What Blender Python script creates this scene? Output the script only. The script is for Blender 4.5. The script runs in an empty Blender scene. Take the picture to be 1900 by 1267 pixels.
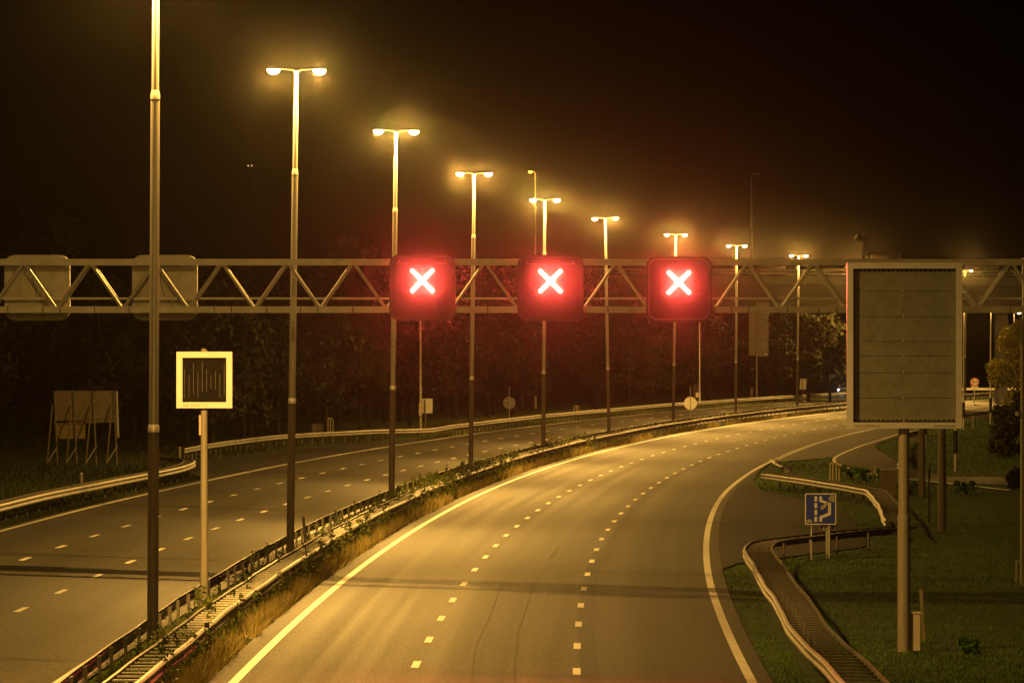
import bpy, math, random
import numpy as np
from mathutils import Vector, Matrix

random.seed(7)
rng = np.random.default_rng(7)
R = math.radians
SC = bpy.context.scene
COL = SC.collection

# ------------------------------------------------------------------ camera
HC, F, HY = 7.1, 12000.0, 634.0          # eye height (m), focal length in photo pixels, horizon row
cam = bpy.data.cameras.new("camera")
cam.sensor_width = 36.0
cam.lens = F * 36.0 / 1900.0
cam.clip_start, cam.clip_end = 1.0, 6000.0
co = bpy.data.objects.new("camera", cam)
co.location = (0, 0, HC)
co.rotation_euler = (R(90), 0, 0)
COL.objects.link(co)
SC.camera = co

# ------------------------------------------------------------------ night sky
world = bpy.data.worlds.new("World")
SC.world = world
world.use_nodes = True
wn = world.node_tree
bg = wn.nodes["Background"]
sky = wn.nodes.new("ShaderNodeTexSky")
sky.sky_type = 'NISHITA'
sky.sun_disc = False
sky.sun_elevation = R(-6)
sky.sun_rotation = R(200)
wn.links.new(sky.outputs[0], bg.inputs[0])
bg.inputs[1].default_value = 0.02

SC.view_settings.view_transform = 'Standard'
SC.view_settings.look = 'None'
SC.view_settings.exposure = 0.0
SC.view_settings.gamma = 1.0
SC.render.engine = 'CYCLES'
cy = SC.cycles
cy.use_denoising = True
cy.max_bounces = 5
cy.diffuse_bounces = 2
cy.glossy_bounces = 2
cy.transmission_bounces = 3
cy.transparent_max_bounces = 6
cy.volume_bounces = 0
cy.sample_clamp_indirect = 0.5
cy.sample_clamp_direct = 0.0
cy.use_light_tree = True

SODIUM = (1.0, 0.522, 0.095)
LAMP_W = 16500.0
SLIP_W = 1000.0
X_W = 20000.0
HAZE = 0.000025
HAZE_G = 0.1
BLOOM_MIST = 0.00002
GLOW_DRIZZLE = 0.000006

# ------------------------------------------------------------------ the lie of the land
XC = (0.25399927, 6.56611866, 19.21854111, -7.70367765, -5.25569712)


def XA(y):
    """x of the median-side edge line of the right carriageway"""
    y = np.asarray(y, float)
    return np.polyval(XC, y / 500.0) + np.interp(y, [0, 300, 400, 450, 520, 600, 700, 900],
                                                 [0, 0, .15, .3, .4, .5, .4, .2])


def ground(x, y):
    u = np.asarray(x, float) - XA(y)
    z = -0.03 * np.clip(u, -16.0, 13.5)
    z = z + np.interp(u, [22, 30, 45], [0, .9, 2.2]) * np.interp(y, [150, 230, 400, 600], [0, .4, 1, .6])
    return z


def U(u, y, h=0.0):
    x = float(XA(y)) + u
    return Vector((x, y, float(ground(x, y)) + h))


def at(px, py, h=0.0):
    """point h above the ground seen at photo pixel (px, py)"""
    z = 0.0
    for _ in range(80):
        y = (HC - z) * F / (py - HY)
        x = (px - 950.0) * y / F
        z = .5 * z + .5 * (float(ground(x, y)) + h)
    return Vector((x, y, z))


def pz(py, y):
    """height of a point at distance y seen at photo row py"""
    return HC + (HY - py) * y / F


def px2x(px, y):
    return (px - 950.0) * y / F


# ------------------------------------------------------------------ mesh helpers
class MB:
    def __init__(self):
        self.v, self.f = [], []

    def add(self, vs, fs):
        o = len(self.v)
        self.v += [tuple(p) for p in vs]
        self.f += [tuple(i + o for i in f) for f in fs]
        return self

    def box(self, c, s, m=None):
        c = Vector(c)
        vs = []
        for z in (-.5, .5):
            for x, y in ((-.5, -.5), (.5, -.5), (.5, .5), (-.5, .5)):
                p = Vector((x * s[0], y * s[1], z * s[2]))
                if m is not None:
                    p = m @ p
                vs.append(c + p)
        return self.add(vs, [(3, 2, 1, 0), (4, 5, 6, 7), (0, 1, 5, 4), (1, 2, 6, 5), (2, 3, 7, 6), (3, 0, 4, 7)])

    def bar(self, a, b, w, h=None):
        """rectangular bar from a to b"""
        a, b = Vector(a), Vector(b)
        h = w if h is None else h
        d = (b - a)
        L = d.length
        d.normalize()
        up = Vector((0, 0, 1)) if abs(d.z) < .99 else Vector((0, 1, 0))
        s = d.cross(up).normalized()
        t = s.cross(d)
        m = Matrix((s, d, t)).transposed()
        return self.box((a + b) / 2, (w, L, h), m)

    def tube(self, pts, rad, n=10, cap=True):
        pts = [Vector(p) for p in pts]
        if not hasattr(rad, '__len__'):
            rad = [rad] * len(pts)
        rings = []
        for i, p in enumerate(pts):
            d = (pts[min(i + 1, len(pts) - 1)] - pts[max(i - 1, 0)]).normalized()
            up = Vector((0, 0, 1)) if abs(d.z) < .9 else Vector((0, 1, 0))
            s = d.cross(up).normalized()
            t = s.cross(d)
            rings.append([p + (s * math.cos(k * 2 * math.pi / n) + t * math.sin(k * 2 * math.pi / n)) * rad[i]
                          for k in range(n)])
        vs = [q for r in rings for q in r]
        fs = []
        for i in range(len(pts) - 1):
            for k in range(n):
                a, b = i * n + k, i * n + (k + 1) % n
                fs.append((a, b, b + n, a + n))
        if cap:
            fs.append(tuple(range(n))[::-1])
            fs.append(tuple(range((len(pts) - 1) * n, len(pts) * n)))
        return self.add(vs, fs)

    def prism(self, poly, y0, y1):
        """polygon in (x, z) pulled from y0 to y1"""
        n = len(poly)
        vs = [(p[0], y0, p[1]) for p in poly] + [(p[0], y1, p[1]) for p in poly]
        fs = [tuple(range(n)), tuple(range(2 * n - 1, n - 1, -1))]
        fs += [(k, k + n, (k + 1) % n + n, (k + 1) % n) for k in range(n)]
        return self.add(vs, fs)

    def sweep(self, path, prof, side):
        """profile (outward, up) swept along ground path; side = +1/-1 outward direction"""
        n = len(prof)
        vs, fs = [], []
        for i, p in enumerate(path):
            d = Vector(path[min(i + 1, len(path) - 1)]) - Vector(path[max(i - 1, 0)])
            d.z = 0
            d.normalize()
            s = Vector((d.y, -d.x, 0)) * side
            for q in prof:
                vs.append(Vector(p) + s * q[0] + Vector((0, 0, q[1])))
        for i in range(len(path) - 1):
            for k in range(n):
                a, b = i * n + k, i * n + (k + 1) % n
                fs.append((a, b, b + n, a + n))
        fs.append(tuple(range(n)))
        fs.append(tuple(range((len(path) - 1) * n, len(path) * n))[::-1])
        return self.add(vs, fs)

    def build(self, name, mat, parent=None, smooth=False, off=None):
        me = bpy.data.meshes.new(name)
        v = self.v
        if off is not None:
            v = [(a - off[0], b - off[1], c - off[2]) for a, b, c in v]
        me.from_pydata(v, [], self.f)
        me.materials.append(mat)
        if smooth:
            me.polygons.foreach_set("use_smooth", [True] * len(me.polygons))
            me.set_sharp_from_angle(angle=R(32))
        me.update()
        o = bpy.data.objects.new(name, me)
        COL.objects.link(o)
        if parent is not None:
            o.parent = parent
        return o


def tag(o, label=None, cat=None, group=None, kind=None):
    if label:
        o['label'] = label
    if cat:
        o['category'] = cat
    if group:
        o['group'] = group
    if kind:
        o['kind'] = kind
    return o


def thing(name, label, cat, loc=(0, 0, 0), rz=0.0, group=None):
    o = bpy.data.objects.new(name, None)
    o.empty_display_size = .3
    COL.objects.link(o)
    o.location = loc
    o.rotation_euler = (0, 0, rz)
    return tag(o, label, cat, group)


KIDS = {}


def copy_tree(o, parent=None):
    c = o.copy()
    COL.objects.link(c)
    if parent is not None:
        c.parent = parent
    for k in o.children:
        copy_tree(k, c)
    return c


def rrect(w, h, r, n=6):
    pts = []
    for cx, cz, a0 in ((w / 2 - r, h / 2 - r, 0), (-w / 2 + r, h / 2 - r, 90), (-w / 2 + r, -h / 2 + r, 180),
                       (w / 2 - r, -h / 2 + r, 270)):
        for k in range(n + 1):
            a = R(a0 + 90 * k / n)
            pts.append((cx + r * math.cos(a), cz + r * math.sin(a)))
    return pts


def disc(r, n=28):
    return [(r * math.cos(2 * math.pi * k / n), r * math.sin(2 * math.pi * k / n)) for k in range(n)]


def lettering(text, size, mat, parent, x, y, z, name='lettering', align='LEFT'):
    """flat raised letters standing in the xz plane, facing -y"""
    cu = bpy.data.curves.new(name, 'FONT')
    cu.body = text
    cu.size = size
    cu.extrude = 0.004
    cu.align_x = align
    tmp = bpy.data.objects.new(name, cu)
    me = bpy.data.meshes.new_from_object(tmp)
    bpy.data.objects.remove(tmp)
    me.materials.clear()
    me.materials.append(mat)
    o = bpy.data.objects.new(name, me)
    COL.objects.link(o)
    o.parent = parent
    o.location = (x, y, z)
    o.rotation_euler = (R(90), 0, 0)
    return o


# ------------------------------------------------------------------ materials
def principled(name, col, rough=.6, metal=0.0, var=0.0, scale=3.0, spec=.5, bump=0.0, stretch=None, roughvar=0.0):
    m = bpy.data.materials.new(name)
    m.use_nodes = True
    nt = m.node_tree
    b = nt.nodes["Principled BSDF"]
    b.inputs["Base Color"].default_value = (*col, 1)
    b.inputs["Roughness"].default_value = rough
    b.inputs["Metallic"].default_value = metal
    b.inputs["Specular IOR Level"].default_value = spec
    if var or bump:
        tc = nt.nodes.new("ShaderNodeTexCoord")
        mp = nt.nodes.new("ShaderNodeMapping")
        if stretch:
            mp.inputs["Scale"].default_value = stretch
        nt.links.new(tc.outputs["Object"], mp.inputs[0])
        no = nt.nodes.new("ShaderNodeTexNoise")
        no.inputs["Scale"].default_value = scale
        no.inputs["Detail"].default_value = 6
        no.inputs["Roughness"].default_value = .65
        nt.links.new(mp.outputs[0], no.inputs[0])
        if var:
            rp = nt.nodes.new("ShaderNodeValToRGB")
            rp.color_ramp.elements[0].position = .3
            rp.color_ramp.elements[1].position = .7
            rp.color_ramp.elements[0].color = (*[c * (1 - var) for c in col], 1)
            rp.color_ramp.elements[1].color = (*[min(1, c * (1 + var)) for c in col], 1)
            nt.links.new(no.outputs[0], rp.inputs[0])
            nt.links.new(rp.outputs[0], b.inputs["Base Color"])
        if bump:
            bp = nt.nodes.new("ShaderNodeBump")
            bp.inputs["Strength"].default_value = bump
            bp.inputs["Distance"].default_value = .05
            nt.links.new(no.outputs[0], bp.inputs["Height"])
            nt.links.new(bp.outputs[0], b.inputs["Normal"])
        if roughvar:
            mr = nt.nodes.new("ShaderNodeMapRange")
            mr.inputs[3].default_value = rough - roughvar
            mr.inputs[4].default_value = rough + roughvar
            nt.links.new(no.outputs[0], mr.inputs[0])
            nt.links.new(mr.outputs[0], b.inputs["Roughness"])
    return m


def emissive(name, col, strength, sample=True, clear=False):
    m = bpy.data.materials.new(name)
    m.use_nodes = True
    nt = m.node_tree
    for n in list(nt.nodes):
        if n.type == 'BSDF_PRINCIPLED':
            nt.nodes.remove(n)
    e = nt.nodes.new("ShaderNodeEmission")
    e.inputs[0].default_value = (*col, 1)
    e.inputs[1].default_value = strength
    nt.links.new(e.outputs[0], nt.nodes["Material Output"].inputs[0])
    if not sample:
        m.cycles.emission_sampling = 'NONE'
    if clear:
        t = nt.nodes.new("ShaderNodeBsdfTransparent")
        a = nt.nodes.new("ShaderNodeAddShader")
        nt.links.new(e.outputs[0], a.inputs[0])
        nt.links.new(t.outputs[0], a.inputs[1])
        nt.links.new(a.outputs[0], nt.nodes["Material Output"].inputs[0])
    return m


def asphalt(name, col, rough, spec=.5):
    """worn wet asphalt; UV holds (offset across the road, distance along it)"""
    m = bpy.data.materials.new(name)
    m.use_nodes = True
    nt = m.node_tree
    N, L = nt.nodes.new, nt.links.new
    b = nt.nodes["Principled BSDF"]
    uv = N("ShaderNodeUVMap")
    mp = N("ShaderNodeMapping")
    mp.inputs["Scale"].default_value = (1.9, .009, 1)
    L(uv.outputs[0], mp.inputs[0])
    streak = N("ShaderNodeTexNoise")
    streak.inputs["Scale"].default_value = 1.0
    streak.inputs["Detail"].default_value = 5
    L(mp.outputs[0], streak.inputs[0])
    mp2 = N("ShaderNodeMapping")
    mp2.inputs["Scale"].default_value = (.25, .02, 1)
    L(uv.outputs[0], mp2.inputs[0])
    blot = N("ShaderNodeTexNoise")
    blot.inputs["Scale"].default_value = 1.0
    blot.inputs["Detail"].default_value = 3
    L(mp2.outputs[0], blot.inputs[0])
    tc = N("ShaderNodeTexCoord")
    grain = N("ShaderNodeTexNoise")
    grain.inputs["Scale"].default_value = 9.0
    grain.inputs["Detail"].default_value = 8
    grain.inputs["Roughness"].default_value = .75
    L(tc.outputs["Object"], grain.inputs[0])
    mp3 = N("ShaderNodeMapping")
    mp3.inputs["Scale"].default_value = (16, 1.3, 1)
    L(uv.outputs[0], mp3.inputs[0])
    speck = N("ShaderNodeTexNoise")
    speck.inputs["Scale"].default_value = 1.0
    speck.inputs["Detail"].default_value = 3
    speck.inputs["Roughness"].default_value = .8
    L(mp3.outputs[0], speck.inputs[0])
    sk = N("ShaderNodeMapRange")
    sk.inputs[1].default_value, sk.inputs[2].default_value = .3, .7
    sk.inputs[3].default_value, sk.inputs[4].default_value = .4, 1.75
    L(speck.outputs[0], sk.inputs[0])
    a = N("ShaderNodeMath"); a.operation = 'MULTIPLY_ADD'
    L(streak.outputs[0], a.inputs[0]); a.inputs[1].default_value = .7; a.inputs[2].default_value = .38
    a2 = N("ShaderNodeMath"); a2.operation = 'MULTIPLY_ADD'
    L(blot.outputs[0], a2.inputs[0]); a2.inputs[1].default_value = .35
    L(a.outputs[0], a2.inputs[2])
    a3 = N("ShaderNodeMath"); a3.operation = 'MULTIPLY_ADD'
    L(grain.outputs[0], a3.inputs[0]); a3.inputs[1].default_value = .9
    L(a2.outputs[0], a3.inputs[2])
    su = N("ShaderNodeSeparateXYZ")                    # oil-darkened lane centres, paler wheel tracks
    L(uv.outputs[0], su.inputs[0])
    ph = N("ShaderNodeMath"); ph.operation = 'MULTIPLY_ADD'
    L(su.outputs[0], ph.inputs[0]); ph.inputs[1].default_value = 1.7453; ph.inputs[2].default_value = -3.14159
    cs = N("ShaderNodeMath"); cs.operation = 'COSINE'
    L(ph.outputs[0], cs.inputs[0])
    lm = N("ShaderNodeMapRange")
    lm.inputs[1].default_value, lm.inputs[2].default_value = -1, 1
    lm.inputs[3].default_value, lm.inputs[4].default_value = 1.1, .84
    L(cs.outputs[0], lm.inputs[0])
    a5 = N("ShaderNodeMath"); a5.operation = 'MULTIPLY'
    mx = N("ShaderNodeMixRGB"); mx.blend_type = 'MULTIPLY'; mx.inputs[0].default_value = 1
    mx.inputs[1].default_value = (*[c * .72 for c in col], 1)
    a4 = N("ShaderNodeMath"); a4.operation = 'MULTIPLY'
    L(a3.outputs[0], a4.inputs[0]); L(sk.outputs[0], a4.inputs[1])
    L(a4.outputs[0], a5.inputs[0]); L(lm.outputs[0], a5.inputs[1])
    L(a5.outputs[0], mx.inputs[2])
    L(mx.outputs[0], b.inputs["Base Color"])
    mr = N("ShaderNodeMapRange")
    mr.inputs[1].default_value = .6; mr.inputs[2].default_value = 1.4
    mr.inputs[3].default_value = rough - .1; mr.inputs[4].default_value = rough + .1
    L(a2.outputs[0], mr.inputs[0])
    L(mr.outputs[0], b.inputs["Roughness"])
    b.inputs["Specular IOR Level"].default_value = spec
    bp = N("ShaderNodeBump")
    bp.inputs["Strength"].default_value = .5
    bp.inputs["Distance"].default_value = .02
    L(grain.outputs[0], bp.inputs["Height"])
    L(bp.outputs[0], b.inputs["Normal"])
    return m


M = {}
M['asphalt'] = asphalt('wet_asphalt', (.056, .051, .04), .6, .055)
M['asphalt_bay'] = asphalt('bay_asphalt', (.03, .029, .027), .68, .05)
M['patch'] = asphalt('patched_asphalt', (.046, .044, .041), .64, .06)
M['crack'] = principled('sealed_crack', (.07, .067, .06), .7, var=.3, spec=.05)
M['white'] = principled('road_paint', (.7, .68, .63), .5, var=.3, scale=5)
M['grass_soil'] = principled('grass_soil', (.03, .055, .01), .95, var=.5, scale=.6, spec=.1)
M['grass'] = principled('green_grass', (.085, .185, .025), .8, var=.45, scale=.8, spec=.2)
M['dry'] = principled('dry_grass', (.34, .27, .09), .85, var=.5, scale=1.2, spec=.15)
M['grass_dark'] = principled('dim_field_grass', (.04, .05, .012), .85, var=.45, scale=.8, spec=.15)  # weaker light beyond the left verge put into a darker green
M['weed'] = principled('weed_green', (.12, .14, .035), .8, var=.4, scale=2, spec=.2)
M['leaf'] = principled('tree_leaf', (.03, .03, .01), .7, var=.45, scale=.5, spec=.2)
M['leaf_yellow'] = principled('lamplit_leaf', (.4, .36, .07), .7, var=.4, scale=.8, spec=.2)  # lamplight on the edge tree put into a pale yellow leaf colour
M['leaf_dark'] = principled('dark_bush_leaf', (.05, .055, .018), .8, var=.4, scale=.8, spec=.2)
M['bark'] = principled('bark', (.012, .009, .006), .9, var=.4, scale=3)
M['galv'] = principled('galvanised_steel', (.42, .41, .39), .42, metal=.35, var=.22, scale=4, stretch=(1, 1, .15))
M['pole'] = principled('lamp_pole_steel', (.5, .48, .45), .38, metal=.3, var=.2, scale=2.5, stretch=(4, 4, .3))
M['pole_low'] = principled('lamp_pole_lower_paint', (.17, .14, .11), .5, var=.3, scale=2.5, stretch=(4, 4, .3))
M['collar'] = principled('bright_collar', (.6, .58, .53), .35, metal=.3)
M['rail'] = principled('rail_steel', (.42, .4, .37), .55, metal=.12, var=.28, scale=1.2)
M['rail_dull'] = principled('dull_rail_steel', (.2, .18, .15), .65, metal=.05, var=.35, scale=1.5)
M['rung'] = principled('bright_rung_steel', (.72, .69, .62), .4, var=.2, scale=3)
M['rail_dark'] = principled('weathered_steel', (.16, .14, .12), .55, metal=.25, var=.35, scale=2)
M['gantry'] = principled('gantry_steel', (.66, .64, .6), .45, metal=.05, var=.2, scale=2)
M['signback'] = principled('sign_back_grey', (.6, .58, .5), .55, var=.15, scale=3, bump=.1)
M['black'] = principled('black_face', (.012, .01, .01), .45, var=.3, scale=4)
M['rim'] = principled('grey_rim', (.12, .11, .1), .45)
M['vms_frame'] = principled('board_frame_grey', (.56, .56, .6), .5, var=.12, scale=2)
M['vms_panel'] = principled('board_panel_olive', (.17, .18, .15), .7, var=.2, scale=5, bump=.1)
M['near_black'] = principled('black_gap', (.006, .005, .005), .8)  # near-black for the board slots and the thin mast
M['cream'] = principled('cream_frame', (.85, .84, .76), .5, var=.08, scale=2)
M['louvre'] = principled('dark_louvre', (.012, .01, .008), .6, var=.4, scale=6, spec=.06)
M['louvre_edge'] = principled('pale_louvre_edge', (.07, .06, .05), .5, var=.8, scale=5, stretch=(1, 1, .6))
M['post_grey'] = principled('grey_post', (.3, .27, .22), .55, var=.18, scale=3, stretch=(3, 3, .5))
M['cabinet'] = principled('cabinet_paint', (.55, .47, .4), .55, var=.1, scale=3)
M['cabinet_dark'] = principled('cabinet_dark_stripe', (.2, .17, .06), .6, var=.15, scale=3)
M['cabinet_olive'] = principled('cabinet_olive', (.2, .17, .1), .65, var=.15, scale=2)
M['wood'] = principled('weathered_wood', (.2, .17, .1), .85, var=.4, scale=5, stretch=(3, 3, .6))
M['ply'] = principled('plywood', (.19, .155, .1), .8, var=.25, scale=1.5)
M['ply_yellow'] = principled('yellowed_plywood', (.24, .19, .07), .8, var=.2, scale=1.5)
M['blue'] = principled('sign_blue', (.02, .045, .4), .35, var=.15, scale=4)
M['sign_white'] = principled('sign_white', (.72, .7, .62), .45, var=.08, scale=4)
M['grime'] = principled('pale_scuff', (.36, .34, .34), .6, var=.5, scale=9)
M['sign_red'] = principled('sign_red', (.5, .08, .03), .45)
M['sign_black'] = principled('sign_black', (.015, .015, .015), .5)
M['text'] = principled('small_lettering', (.25, .19, .09), .6)
M['concrete'] = principled('concrete', (.1, .095, .085), .8, var=.2, scale=.4)
M['concrete_dark'] = principled('dirty_concrete', (.06, .055, .045), .85, var=.25, scale=.4)
M['hoop'] = principled('hoop_paint', (.55, .46, .26), .5)
M['yellow'] = principled('yellow_paint', (.7, .5, .04), .5)
M['car_paint'] = principled('silver_paint', (.45, .46, .48), .25, metal=.5)
M['car_glass'] = principled('car_glass', (.02, .02, .025), .08)
M['tyre'] = principled('tyre', (.02, .02, .02), .8)
M['lens'] = emissive('sodium_lens', (1.0, .86, .58), 10, sample=False, clear=True)
M['lens_amber'] = emissive('amber_lens', (1.0, .5, .04), 8, sample=False, clear=True)
M['lens_dim'] = emissive('dim_lens', (1.0, .6, .2), 2.2, sample=False)
M['lens_off'] = principled('unlit_lens', (.3, .28, .22), .2)
M['xred'] = emissive('red_led', (1.0, .085, .06), 45)
wm = bpy.data.materials.new('halo_window_mix')  # translucent signal pane added to spread the cross into a red halo
wm.use_nodes = True
_n = wm.node_tree
for q in list(_n.nodes):
    if q.type == 'BSDF_PRINCIPLED':
        _n.nodes.remove(q)
_t = _n.nodes.new("ShaderNodeBsdfTransparent")
_l = _n.nodes.new("ShaderNodeBsdfTranslucent")
_l.inputs[0].default_value = (.9, .9, .9, 1)
_m = _n.nodes.new("ShaderNodeMixShader")
_m.inputs[0].default_value = .1
_n.links.new(_t.outputs[0], _m.inputs[1])
_n.links.new(_l.outputs[0], _m.inputs[2])
_n.links.new(_m.outputs[0], _n.nodes["Material Output"].inputs[0])
M['halo_window'] = wm
M['headlight'] = emissive('headlight', (.75, .85, 1.0), 25, sample=False)

# ------------------------------------------------------------------ ground and roads
def sheet(name, mat, ys, left, right, n, dz, uvmap=True):
    """strip between offsets left(y) and right(y), following the lie of the land"""
    vs, fs, uv = [], [], []
    for y in ys:
        a, b = left(y), right(y)
        for k in range(n + 1):
            u = a + (b - a) * k / n
            x = float(XA(y)) + u
            vs.append((x, y, float(ground(x, y)) + dz))
            uv.append((u, y))
    for i in range(len(ys) - 1):
        for k in range(n):
            a = i * (n + 1) + k
            fs.append((a, a + 1, a + n + 2, a + n + 1))
    me = bpy.data.meshes.new(name)
    me.from_pydata(vs, [], fs)
    me.materials.append(mat)
    if uvmap:
        lay = me.uv_layers.new(name='UVMap')
        idx = np.zeros(len(me.loops), int)
        me.loops.foreach_get('vertex_index', idx)
        lay.data.foreach_set('uv', np.array(uv)[idx].ravel())
    o = bpy.data.objects.new(name, me)
    COL.objects.link(o)
    o['kind'] = 'structure'
    return o


def interp(pts):
    xs = [p[0] for p in pts]
    zs = [p[1] for p in pts]
    return lambda y: float(np.interp(y, xs, zs))


K = lambda c: (lambda y: c)

us = [-900, -300, -120, -70, -45, -30, -22, -16, -12, -8, -4, 0, 4, 8, 11, 13.5, 16, 18, 20, 22, 26, 30, 37, 45, 70, 120, 300, 900]
ysg = [-60, 20, 60] + list(range(90, 420, 10)) + list(range(420, 900, 20)) + [950, 1050, 1300, 1700, 2400, 3200]
vs, fs = [], []
for y in ysg:
    for u in us:
        x = float(XA(min(y, 1050))) + u
        z = -0.03 * min(max(u, -16.0), 13.5) + float(np.interp(u, [22, 30, 45], [0, .9, 2.2])) * float(np.interp(y, [150, 230, 400, 600], [0, .4, 1, .6]))
        vs.append((x, y, z - .05))
nu = len(us)
for i in range(len(ysg) - 1):
    for k in range(nu - 1):
        a = i * nu + k
        fs.append((a, a + 1, a + nu + 1, a + nu))
g = MB()
g.v, g.f = vs, fs
tag(g.build('ground', M['grass_soil']), kind='structure')

ys_road = list(range(60, 420, 4)) + list(range(420, 960, 8))
sheet('road_right', M['asphalt'], ys_road, K(-.55), K(11.45), 12, 0.0)
sheet('road_left', M['asphalt'], ys_road, interp([(60, -14.3), (300, -14.2), (450, -13.6), (620, -12.9), (960, -12.9)]), K(-3.0), 12, 0.0)
bay_r = interp([(212, 11.46), (218, 12.0), (225, 13.6), (231, 15.2), (237, 16.9), (250, 17.1), (285, 16.9), (298, 16.2),
                (313, 14.4), (325, 12.8), (345, 12.0), (365, 11.75), (398, 11.55)])
sheet('emergency_bay', M['asphalt_bay'], list(range(212, 399, 3)), K(11.45), bay_r, 6, 0.0)
lay_l = interp([(250, -14.21), (318, -14.35), (325, -16.5), (345, -18.3), (365, -18.6), (400, -18.0), (430, -15.3), (445, -13.7)])
sheet('lay_by', M['asphalt_bay'], list(range(316, 446, 3)), lay_l, interp([(300, -14.2), (450, -13.6)]), 4, 0.0)
merge_r = interp([(398, 11.5), (410, 13.2), (424, 15.5), (430, 15.9), (960, 15.9)])
sheet('merge_lane', M['asphalt'], list(range(398, 960, 4)), K(11.45), merge_r, 5, 0.0)
ramp_l = interp([(300, 31), (327, 25.0), (340, 22.6), (350, 20.7), (357, 19.3), (370, 17.6), (385, 16.3), (399, 15.5), (410, 15.0), (424, 15.0), (470, 15.6)])
ramp_r = interp([(300, 34), (320, 29.3), (340, 26.2), (357, 22.6), (384, 20.3), (430, 17.9), (460, 16.3), (470, 15.95)])
sheet('slip_road', M['asphalt'], list(range(300, 471, 3)), ramp_l, ramp_r, 4, 0.005)


def strip(mb, pts, w, dz):
    """painted line along ground points, of width w"""
    n = len(pts)
    vs = []
    for i, p in enumerate(pts):
        d = Vector(pts[min(i + 1, n - 1)]) - Vector(pts[max(i - 1, 0)])
        d.z = 0
        d.normalize()
        s = Vector((d.y, -d.x, 0))
        for k in (-.5, .5):
            q = Vector(p) + s * w * k
            q.z = float(ground(q.x, q.y)) + dz
            vs.append(q)
    mb.add(vs, [(2 * i, 2 * i + 1, 2 * i + 3, 2 * i + 2) for i in range(n - 1)])


mk = MB()
line = lambda f, y0, y1, st=5: [U(f(y), y) for y in np.arange(y0, y1 + .01, st)]
b_edge = interp([(60, -13.9), (260, -13.9), (300, -13.7), (350, -13.6), (450, -13.15), (560, -12.9), (900, -12.6)])
strip(mk, line(K(0.0), 60, 950), .2, .006)
strip(mk, line(interp([(60, 11.05), (200, 10.95), (320, 11.1), (380, 11.35), (407, 11.5)]), 60, 407), .22, .006)
strip(mk, line(b_edge, 60, 950), .2, .006)
strip(mk, line(K(-3.5), 60, 950), .2, .006)
c1 = interp([(60, 3.6), (240, 3.55), (330, 3.7), (450, 3.75), (900, 3.75)])
c2 = interp([(60, 7.2), (240, 7.12), (330, 7.3), (450, 7.4), (900, 7.4)])
d1 = interp([(60, -10.45), (220, -10.42), (400, -9.8), (900, -9.5)])
d2 = interp([(60, -7.2), (220, -7.15), (360, -6.7), (900, -6.4)])
for f, y0 in ((c1, 144.5 - 72), (c2, 143.5 - 72), (d1, 202.1 - 132), (d2, 166.2 - 96)):
    k = 0
    while y0 + 12 * k < 940:
        y = y0 + 12 * k
        strip(mk, [U(f(t), t) for t in (y - 1.5, y, y + 1.5)], .17, .006)
        k += 1
y = 410.0
while y < 620:
    strip(mk, [U(11.55, y), U(11.55, y + 1.7)], .4, .006)
    y += 3.4
hair = "1663,807 1640,814.4 1610,823.5 1591,830 1570,838.5 1556,845 1549,849.5 1547,854 1549,857.5 1554,861 1570,868 1605,878 1660,887 1708,892 1777,899 1874,910"
hp = [at(*[float(t) for t in p.split(',')]) for p in hair.split()]
hp = [U(15.55, t) for t in (600, 570, 545)] + hp
strip(mk, hp, .22, .011)
strip(mk, [at(*p) for p in ((1431, 853.5), (1434, 857), (1439, 861.5), (1450, 866.5))], .25, .011)
tag(mk.build('road_markings', M['white']), kind='structure')

pt = MB()
strip(pt, [at(px - 12, py) for px, py in ((1127, 1018), (1113, 1050), (1103, 1106), (1098, 1158), (1103, 1209), (1108, 1266), (1118, 1340))], .42, .004)
strip(pt, [U(7.55, t) for t in np.arange(214, 420, 6)], .3, .004)
tag(pt.build('asphalt_patches', M['patch']), kind='structure')
ck = MB()
strip(ck, [at(*p) for p in ((1035, 1016), (1028, 1028), (1018, 1036))], .07, .005)
strip(ck, [at(*p) for p in ((1000, 1068), (985.5, 1099), (975, 1133), (965, 1161), (959.7, 1178), (960, 1199), (954.5, 1223), (956, 1264), (952, 1320))], .045, .005)
strip(ck, [at(*p) for p in ((958, 1040), (930, 1088.6), (903, 1157.6), (885.5, 1192), (878.6, 1220), (876, 1264), (870, 1330))], .03, .005)
tag(ck.build('sealed_cracks', M['crack']), kind='structure')

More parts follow.
